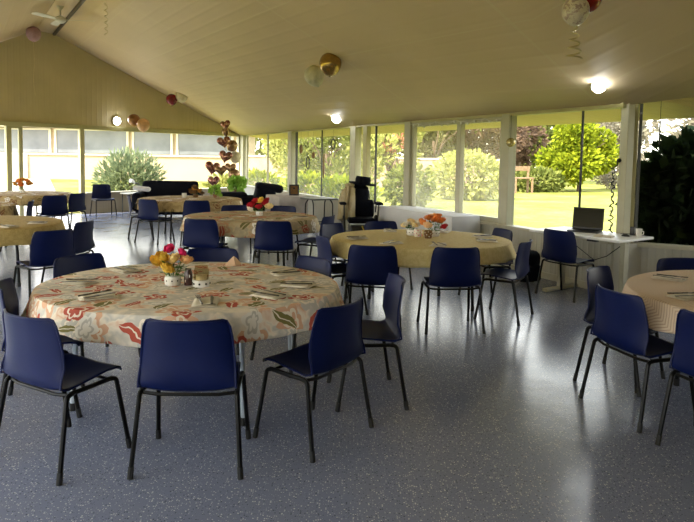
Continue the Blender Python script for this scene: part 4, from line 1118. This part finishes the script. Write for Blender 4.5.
def desk():
    a = math.atan2(-.82, .58)
    c = Vector((2.94, 7.47, 0))
    t = tag(empty('desk', c, a), 'white height-adjustable desk below the big window, with the laptop on it', 'desk')
    mb = MB(); mb.rbox((0, 0, .745), (1.22, .72, .030), .01); mb.build('tabletop', 'white_plastic', t, True)
    for x in (-.37, .46):
        mb = MB(); mb.box((x, 0, .37), (.06, .09, .72)); l = mb.build('leg', 'white_paint', t, bevel=.006)
        mb = MB(); mb.box((x, 0, .025), (.07, .64, .04)); mb.build('foot', 'white_paint', l, bevel=.008)
    mb = MB(); mb.box((.05, .02, .70), (.9, .05, .04)); mb.build('crossbar', 'white_paint', t, bevel=.004)
    mb = MB(); mb.tube([(.46, .03, .70), (.28, -.06, .52), (.08, .0, .44), (-.2, .0, .60), (-.37, .03, .62)], .006, 6); mb.build('cable', 'black_plastic', t, True)
    mb = MB(); mb.box((.22, -.26, .715), (.12, .06, .03)); mb.build('control_box', 'black_plastic', t, bevel=.004)
    q = Matrix.Rotation(a, 3, 'Z')
    def on(x, y): return c + q @ Vector((x, y, .7605))
    # laptop: user side looks back into the room
    sgn = 1 if (q @ Vector((0, 1, 0))).dot(NR) > 0 else -1
    p = on(-.11, -.08 * sgn)
    t = tag(empty('laptop', p, a + (PI if sgn > 0 else 0) + LT), 'open dark laptop on the white desk', 'laptop')
    mb = MB(); mb.rbox((0, -.02, .011), (.36, .25, .02), .006); b = mb.build('base', 'black_plastic', t, True)
    mb = MB()
    for i in range(12):
        for j in range(4): mb.box((-.148 + i * .027, .05 - j * .027, .0225), (.022, .022, .003))
    mb.build('keyboard', 'rubber', b)
    rt = Matrix.Rotation(-.18, 3, 'X'); h = Vector((0, .105, .02))
    mb = MB(); mb.rbox(h + rt @ Vector((0, 0, .135)), (.37, .014, .27), .005, rot=rt); l = mb.build('lid', 'black_plastic', t, True)
    mb = MB(); mb.box(h + rt @ Vector((0, -.0085, .138)), (.345, .002, .235), rot=rt); mb.build('screen', 'screen', l)
    t = tag(empty('paper_pad', on(.32, .20 * sgn), a + .3), 'white paper pad lying beside the laptop on the desk', 'paper')
    mb = MB(); mb.box((0, 0, .006), (.20, .14, .012)); mb.box((.004, .003, .014), (.195, .135, .003), .06); mb.build('sheets', 'napkin', t)
    t = tag(empty('computer_mouse', on(.42, -.08 * sgn), a), 'small dark mouse on the desk right of the laptop', 'mouse')
    mb = MB(); mb.ball((0, 0, .0), .05, 14, (1, .62, .62)); mb.v = [(x, y, max(0, z)) for x, y, z in mb.v]; mb.build('body', 'black_plastic', t, True)
    t = tag(empty('cup', on(.50, -.22 * sgn), a), 'small pale cup on the desk by the window post', 'cup')
    mb = MB(); mb.lathe([(0, 0), (.03, 0), (.038, .09), (.034, .09), (.027, .008), (0, .008)], n=16); mb.build('body', 'ceramic', t, True)
    mb = MB(); mb.tube([(.034, 0, .07), (.06, 0, .06), (.055, 0, .03), (.031, 0, .025)], .005, 6); mb.build('handle', 'ceramic', t, True)
    t = tag(empty('adapter', on(.40, -.26 * sgn), a), 'small black plug box behind the mouse on the desk', 'adapter')
    mb = MB(); mb.rbox((0, 0, .05), (.05, .04, .10), .008); mb.build('case', 'black_plastic', t, True)
    mb = MB(); mb.tube([(0, 0, .01), (-.08, .05, .006), (-.14, -.02, .006)], .004, 5); mb.build('cord', 'black_plastic', t, True)
    # backpack
    t = tag(empty('backpack', (2.42, 8.17, 0), a + 1.2), 'black backpack on the floor by the desk, against the low wall', 'backpack')
    mb = MB(); mb.rbox((0, 0, .22), (.30, .20, .43), .085, rot=Matrix.Rotation(.12, 3, 'X')); mb.build('body', 'black_cloth', t, True)
    mb = MB(); mb.rbox((0, -.12, .15), (.23, .09, .22), .04); mb.build('pocket', 'black_cloth', t, True)
    mb = MB(); mb.tube([(-.04, .02, .43), (0, .02, .47), (.04, .02, .43)], .01, 6); mb.build('handle', 'black_cloth', t, True)
    for s in (-1, 1):
        mb = MB(); mb.tube([(s * .08, .10, .40), (s * .16, .17, .28), (s * .19, .16, .12), (s * .12, .10, .04)], .015, 6); mb.build('strap', 'black_cloth', t, True)
    # things on the big post
    t = tag(empty('wall_hook', BP + NR * .025 + WR * -.01 + Z * 1.64), 'small black camera bracket high on the white window post', 'bracket')
    mb = MB(); mb.ball((0, 0, 0), .028, 10); mb.build('head', 'black_plastic', t, True)
    mb = MB(); mb.tube([Vector((0, 0, 0)), -NR * .02 + WR * .02, -NR * .03 + WR * .03], .008, 6); mb.build('arm', 'black_plastic', t, True)
    t = tag(empty('cable', BP + NR * .03 + WR * -.05), 'thin black looping cable hanging down beside the white window post', 'cable')
    r = random.Random(5); pts = []
    for k in range(46):
        v = k / 45; pts.append(WR * (.02 * math.sin(k * 1.3) - .05 * max(0, .12 - v) * 8 * -1) + NR * (.03 + .012 * math.sin(k * 1.9)) + Z * (1.62 - .86 * v))
    mb = MB(); mb.tube(pts, .008, 6); mb.build('cord', 'black_plastic', t, True)
    for k in range(4, 46, 3):
        mb = MB(); mb.ball(pts[k] + NR * .012, .018, 6, (1, 1, .7)); mb.build('loop', 'black_plastic', t, True)
    t = tag(empty('hanging_strip', w3(.36, 1.86, .07)), 'narrow dark strip hanging from the top of the window with the dark creeper', 'ornament')
    mb = MB(); mb.box((0, 0, .12), (.016, .012, .28)); mb.tube([(0, 0, .26), (0, 0, .52)], .003, 5); mb.build('strip', 'dark_frame', t)

# ------------------------------------------------------------------ balloons
def bmats():
    M['b_white'] = foil('white_print_latex', (.76, .70, .54), .35, 0)
    M['b_print'] = foil('printed_white_latex', (.74, .64, .54), .35, 0, (.42, .30, .27))
    M['b_gold'] = foil('gold_chrome_latex', (.46, .29, .09), .22, .8)
    M['b_red'] = foil('red_latex', (.34, .02, .015), .25, 0)
    M['b_darkred'] = foil('dark_red_latex', (.20, .012, .014), .25, 0)
    M['b_mauve'] = foil('mauve_latex', (.42, .24, .27), .4, 0)
    M['b_peach'] = foil('peach_latex', (.72, .40, .20), .4, 0)
    M['b_brown'] = foil('bronze_latex', (.34, .16, .06), .3, .4)
    M['b_maroon'] = foil('maroon_foil', (.25, .085, .065), .22, .6, (.48, .28, .20))  # paler blotches paint the pinkish shine into the foil colour
    M['b_cream'] = foil('cream_latex', (.70, .60, .40), .4, 0)
    M['b_bronze'] = foil('bronze_foil', (.32, .19, .10), .25, .6)
    M['ribbon'] = plain('gold_curling_ribbon', (.62, .50, .26), .35, .3, .1, 20, 0)

def balloon(pos, r, mat, label, tail=0.0, curl=False, group=None, tilt=0.0):
    t = tag(empty('balloon', pos, R.uniform(0, 6)), label, 'balloon', group)
    t.rotation_euler = (tilt, tilt * .6, R.uniform(0, 6)) if tilt else t.rotation_euler
    mb = MB(); pr = []
    for i in range(15):
        th = PI * i / 14; z = math.cos(th); x = math.sin(th) * (1 + .04 * z)
        pr.append((max(0, x * r), (z if z > 0 else z * 1.14) * r))
    mb.lathe(list(reversed(pr)), n=24); mb.build('skin', mat, t, True)
    mb = MB(); mb.tube([(0, 0, -1.13 * r), (0, 0, -1.22 * r)], r * .05, 8, True, r * .11); mb.build('knot', mat, t, True)
    if tail:
        pts = []; n = 60 if curl else 16
        for k in range(n + 1):
            v = k / n; a = v * 26
            amp = (.05 if curl else .012) * (.4 + v)
            pts.append((amp * math.cos(a if curl else v * 9), amp * math.sin(a if curl else v * 7), -1.2 * r - tail * v))
        mb = MB(); mb.tube(pts, .007 if curl else .005, 5); mb.build('ribbon', 'ribbon', t, True)
    return t

def heart(pos, r, mat, label, rz, tilt=0.0, group=None):
    t = tag(empty('balloon', pos), label, 'balloon', group); t.rotation_euler = (0, tilt, rz)
    n = 36; rings = 7; vs = []; fs = []
    for side in (1, -1):
        for i in range(rings):
            k = math.sin(PI / 2 * (1 - i / rings))
            for j in range(n):
                a = 2 * PI * j / n
                x = 16 * math.sin(a) ** 3; z = 13 * math.cos(a) - 5 * math.cos(2 * a) - 2 * math.cos(3 * a) - math.cos(4 * a)
                vs.append((x / 16 * r * k, side * r * .48 * math.sqrt(max(0, 1 - k ** 2)), (z + 2) / 16 * r * k - .0))
    half = rings * n
    for sd in range(2):
        for i in range(rings - 1):
            for j in range(n):
                a = sd * half + i * n + j; b = sd * half + i * n + (j + 1) % n
                fs.append((a, b, b + n, a + n) if sd == 0 else (b, a, a + n, b + n))
        L = sd * half + (rings - 1) * n; fs.append(tuple(L + j for j in range(n)) if sd == 0 else tuple(L + j for j in reversed(range(n))))
    mb = MB(); mb.add(vs, fs)
    mb.build('skin', mat, t, True)
    mb = MB(); mb.tube([(0, 0, -.93 * r), (0, 0, -1.12 * r)], .006, 5, True, .012); mb.build('knot', mat, t, True)

def balloons():
    bmats()
    balloon((-7.41, 14.75, 4.40), .165, 'b_mauve', 'mauve balloon with a long ribbon under the roof peak', 1.25, False)
    balloon((-.60, 10.85, 3.03), .172, 'b_white', 'white dotted balloon at the ceiling beside the gold one', 0, False, None, .3)
    balloon((-.30, 10.05, 3.12), .178, 'b_gold', 'shiny gold balloon at the ceiling beside the white dotted one', 0, False, None, .3)
    balloon((1.965, 5.5, 2.935), .116, 'b_print', 'printed white balloon with a curling gold ribbon near the top edge', .28, True)
    balloon((2.165, 5.74, 3.11), .118, 'b_red', 'red balloon half behind the printed white one')
    balloon((-4.98, 17.6, 3.17), .155, 'b_darkred', 'dark red balloon where the gable meets the ceiling')
    balloon((-4.70, 17.6, 3.27), .165, 'b_cream', 'cream balloon touching the dark red one under the ceiling')
    balloon((-5.84, 17.0, 2.55), .160, 'b_brown', 'bronze balloon in front of the gable, paired with the peach one')
    balloon((-5.52, 16.8, 2.41), .170, 'b_peach', 'peach balloon in front of the gable, overlapping the bronze one')
    g = 'balloons in the column by the room corner'
    d = 17.2
    col = [(225, 125.3, 5.0, 'h', 'b_maroon', 'topmost maroon heart balloon of the column in the room corner'), (225.5, 131.5, 3.6, 'r', 'b_bronze', 'small bronze balloon just under the topmost heart of the column'),
           (223.5, 142.5, 6.0, 'h', 'b_maroon', 'maroon heart balloon second from the top of the column'), (231.5, 145.5, 5.0, 'r', 'b_bronze', 'bronze balloon right of the second heart of the column'),
           (225, 157, 6.2, 'h', 'b_maroon', 'maroon heart balloon halfway down the column, beside the cream balloon'), (235, 157, 5.0, 'r', 'b_cream', 'cream balloon of the column, right of the middle heart'),
           (230, 168.5, 5.2, 'h', 'b_bronze', 'bronze heart balloon below the middle heart of the column'), (212, 168.5, 6.8, 'h', 'b_maroon', 'large maroon heart balloon sticking out to the left of the column'),
           (220.8, 171, 5.4, 'h', 'b_bronze', 'bronze heart balloon right of the large left heart'), (213.3, 182, 5.6, 'h', 'b_maroon', 'lowest maroon heart balloon, above the small potted plant'),
           (234, 175, 5.2, 'r', 'b_bronze', 'lowest bronze balloon of the column, above the leafy plant')]
    for i, (x, y, r, k, m, lb) in enumerate(col):
        dd = d + (.35 if i % 2 else 0) ; hz = 157 + .016 * (x - 347)
        p = Vector(((x - 347) / 620 * dd, dd, 1.63 + (hz - y) / 620 * dd * .99)); rr = r * dd / 620 * 1.12
        if k == 'h': heart(p, rr, m, lb, R.uniform(-.5, .5), R.uniform(-.25, .25), g)
        else: balloon(p, rr, m, lb, 0, False, g)
    t = tag(empty('balloon_ribbon', (-3.36, 17.45, .0)), 'thin ribbon holding the balloon column in the room corner', 'ribbon')
    mb = MB(); mb.tube([(.02 * math.sin(k * .8), .02 * math.cos(k), .02 + 2.35 * k / 20) for k in range(21)], .006, 5); mb.build('strand', 'ribbon', t, True)
    mb = MB(); mb.lathe([(0, 0), (.06, 0), (.05, .07), (0, .09)], n=12); mb.build('weight', 'b_maroon', t, True)
    t = tag(empty('balloon_ribbon', (-4.64, 12.0, 3.88)), 'pale curling ribbon dangling from the ceiling right of the fan', 'ribbon')
    mb = MB(); mb.tube([(.03 * math.cos(k * .7), .03 * math.sin(k * .7), .64 - .64 * k / 50) for k in range(51)], .007, 5); mb.build('strand', 'ribbon', t, True)
    t = tag(empty('hanging_ball', rw(13.17, 1.88, .13)), 'small gold mirror ball hanging on the post left of the big window', 'ornament')
    mb = MB(); mb.ball((0, 0, 0), .066, 18); mb.build('ball', foil('antique_gold', (.50, .40, .16), .25, .5, (.75, .66, .4)), t, True)
    mb = MB(); mb.tube([(0, 0, .06), (0, 0, .40)], .003, 5); mb.build('cord', 'dark_frame', t, True)

# ------------------------------------------------------------------ fixtures
def fixtures():
    t = NT('lamp_diffuser'); M['lamp'] = t.done(t.bsdf((.9, .9, .9), .4, 0, None, .5, 0, (.92, .97, 1.0), LAMP))
    def lamp(pos, nrm, r, label, group='round bulkhead lights'):
        nrm = Vector(nrm).normalized(); m = nrm.to_track_quat('Z', 'X').to_matrix()
        t = tag(empty('bulkhead_light', pos), label, 'light', group)
        mb = MB(); mb.lathe([(0, 0), (r * 1.12, 0), (r * 1.15, .02), (r * 1.12, .05), (r * .95, .05), (r * .95, .02), (0, .02)], (0, 0, 0), 24, m); mb.build('housing', 'fanwhite', t, True)
        mb = MB(); mb.lathe([(r * .95, .03), (r * .93, .065), (r * .75, .10), (r * .4, .12), (0, .125)], (0, 0, 0), 24, m); mb.build('diffuser', 'lamp', t, True)
    # perpendicular of the right slope
    def slope_n(a, b, c):
        n = (b - a).cross(c - a).normalized(); return n if n.z < 0 else -n
    n1 = slope_n(RP, CO + Z * 2.32, RP + RD * 8)
    lamp(Vector((-.25, 13.58, 2.48)), n1 * .5 + Vector((0, -1, -.2)), .10, 'round lit bulkhead light on the ceiling above the wheelchair')
    lamp(Vector((2.93, 7.34, 2.52)), n1 * .5 + Vector((-.3, -1, -.2)), .075, 'round lit bulkhead light on the ceiling above the big window')
    lamp(bw(-4.56, 2.52, .01), NB, .105, 'round lit bulkhead light on the gable above the bush window')
    # ceiling fan
    t = tag(empty('ceiling_fan', (-5.97, 13.0, 4.36)), 'pale three-bladed ceiling fan hanging near the roof peak', 'fan')
    mb = MB(); mb.tube([(0, 0, .02), (0, 0, .28)], .016, 8); mb.build('rod', 'fanwhite', t, True)
    mb = MB(); mb.lathe([(.03, .20), (.075, .28), (.08, .31), (0, .31)], n=16); mb.build('canopy', 'fanwhite', t, True)
    mb = MB(); mb.lathe([(0, -.07), (.06, -.065), (.11, -.02), (.11, .03), (.05, .07), (0, .07)], n=20); mb.build('motor', 'fanwhite', t, True)
    for k in range(3):
        a = .12 + k * 2.094; mb = MB()
        m = Matrix.Rotation(a, 3, 'Z') @ Matrix.Rotation(.2, 3, 'X')
        pr = [(.10, -.025), (.20, -.06), (.60, -.075), (.66, -.05), (.67, 0), (.66, .05), (.60, .075), (.20, .06), (.10, .025)]
        n = len(pr)
        mb.add([m @ Vector((x, y, .004)) for x, y in pr] + [m @ Vector((x, y, -.004)) for x, y in pr], [tuple(range(n)), tuple(reversed(range(n, 2 * n)))] + [(i, i + n, (i + 1) % n + n, (i + 1) % n) for i in range(n)])
        mb.build('blade', 'fanwhite', t)
    # ornaments hanging inside the third window
    def cord(mb, z0, z1): mb.tube([(0, 0, z0), (0, 0, z1)], .003, 5)
    for (tt, z, rx, rz, lb) in ((7.22, 1.92, .10, .11, 'round hoop ornament hanging high in the third window'), (5.78, 1.47, .10, .15, 'oval hoop ornament hanging low in the third window')):
        t = tag(empty('hoop_ornament', rw(tt, z, .10), rzv(WR)), lb, 'ornament')
        mb = MB(); mb.tube([(rx * math.cos(k * PI / 12), 0, rz * math.sin(k * PI / 12)) for k in range(25)], .016, 6, False); mb.build('hoop', 'dark_frame', t, True)
        mb = MB(); cord(mb, rz, 2.25 - z); mb.build('cord', 'dark_frame', t)
    for (tt, z, h, rr, lb) in ((5.33, 1.82, .24, .045, 'dark pendant hanging highest in the third window, left of centre'), (6.12, 1.66, .16, .05, 'small dark pendant beside the centre bar of the third window'), (6.72, 1.42, .62, .022, 'long thin dark chime hanging right of the centre bar of the third window')):
        t = tag(empty('pendant_ornament', rw(tt, z, .10), rzv(WR)), lb, 'ornament')
        mb = MB(); mb.lathe([(0, -h / 2), (rr * .6, -h / 2 + .01), (rr, -h * .2), (rr * .8, h * .2), (rr * .9, h * .35), (0, h / 2)], n=12); mb.build('body', 'wood', t, True)
        mb = MB(); cord(mb, h / 2, 2.25 - z); mb.build('cord', 'dark_frame', t)
    # string of small lights along the window head
    t = tag(empty('string_lights', rw(10.45, 2.245, .10), rzv(WR)), 'string of small white bulbs along the head of the dusty sliding window', 'string lights')
    pts = [(2.45 * k / 28, 0, .02 * math.sin(k * .9) - .012 * (k % 3)) for k in range(29)]
    mb = MB(); mb.tube(pts, .005, 5); mb.build('cord', 'ceramic', t, True)
    for k in range(1, 29, 2):
        mb = MB(); mb.ball((pts[k][0], .012, pts[k][2] - .018), .017, 8, (1, 1, 1.4)); mb.build('bulb', 'ceramic', t, True)
LAMP = 26; LT = .35

setup_materials()
room()
outdoors()
chairs()
tables()
settings()
centrepieces()
wall_furniture()
sofas()
wheelchair()
desk()
balloons()
fixtures()
light_and_camera()
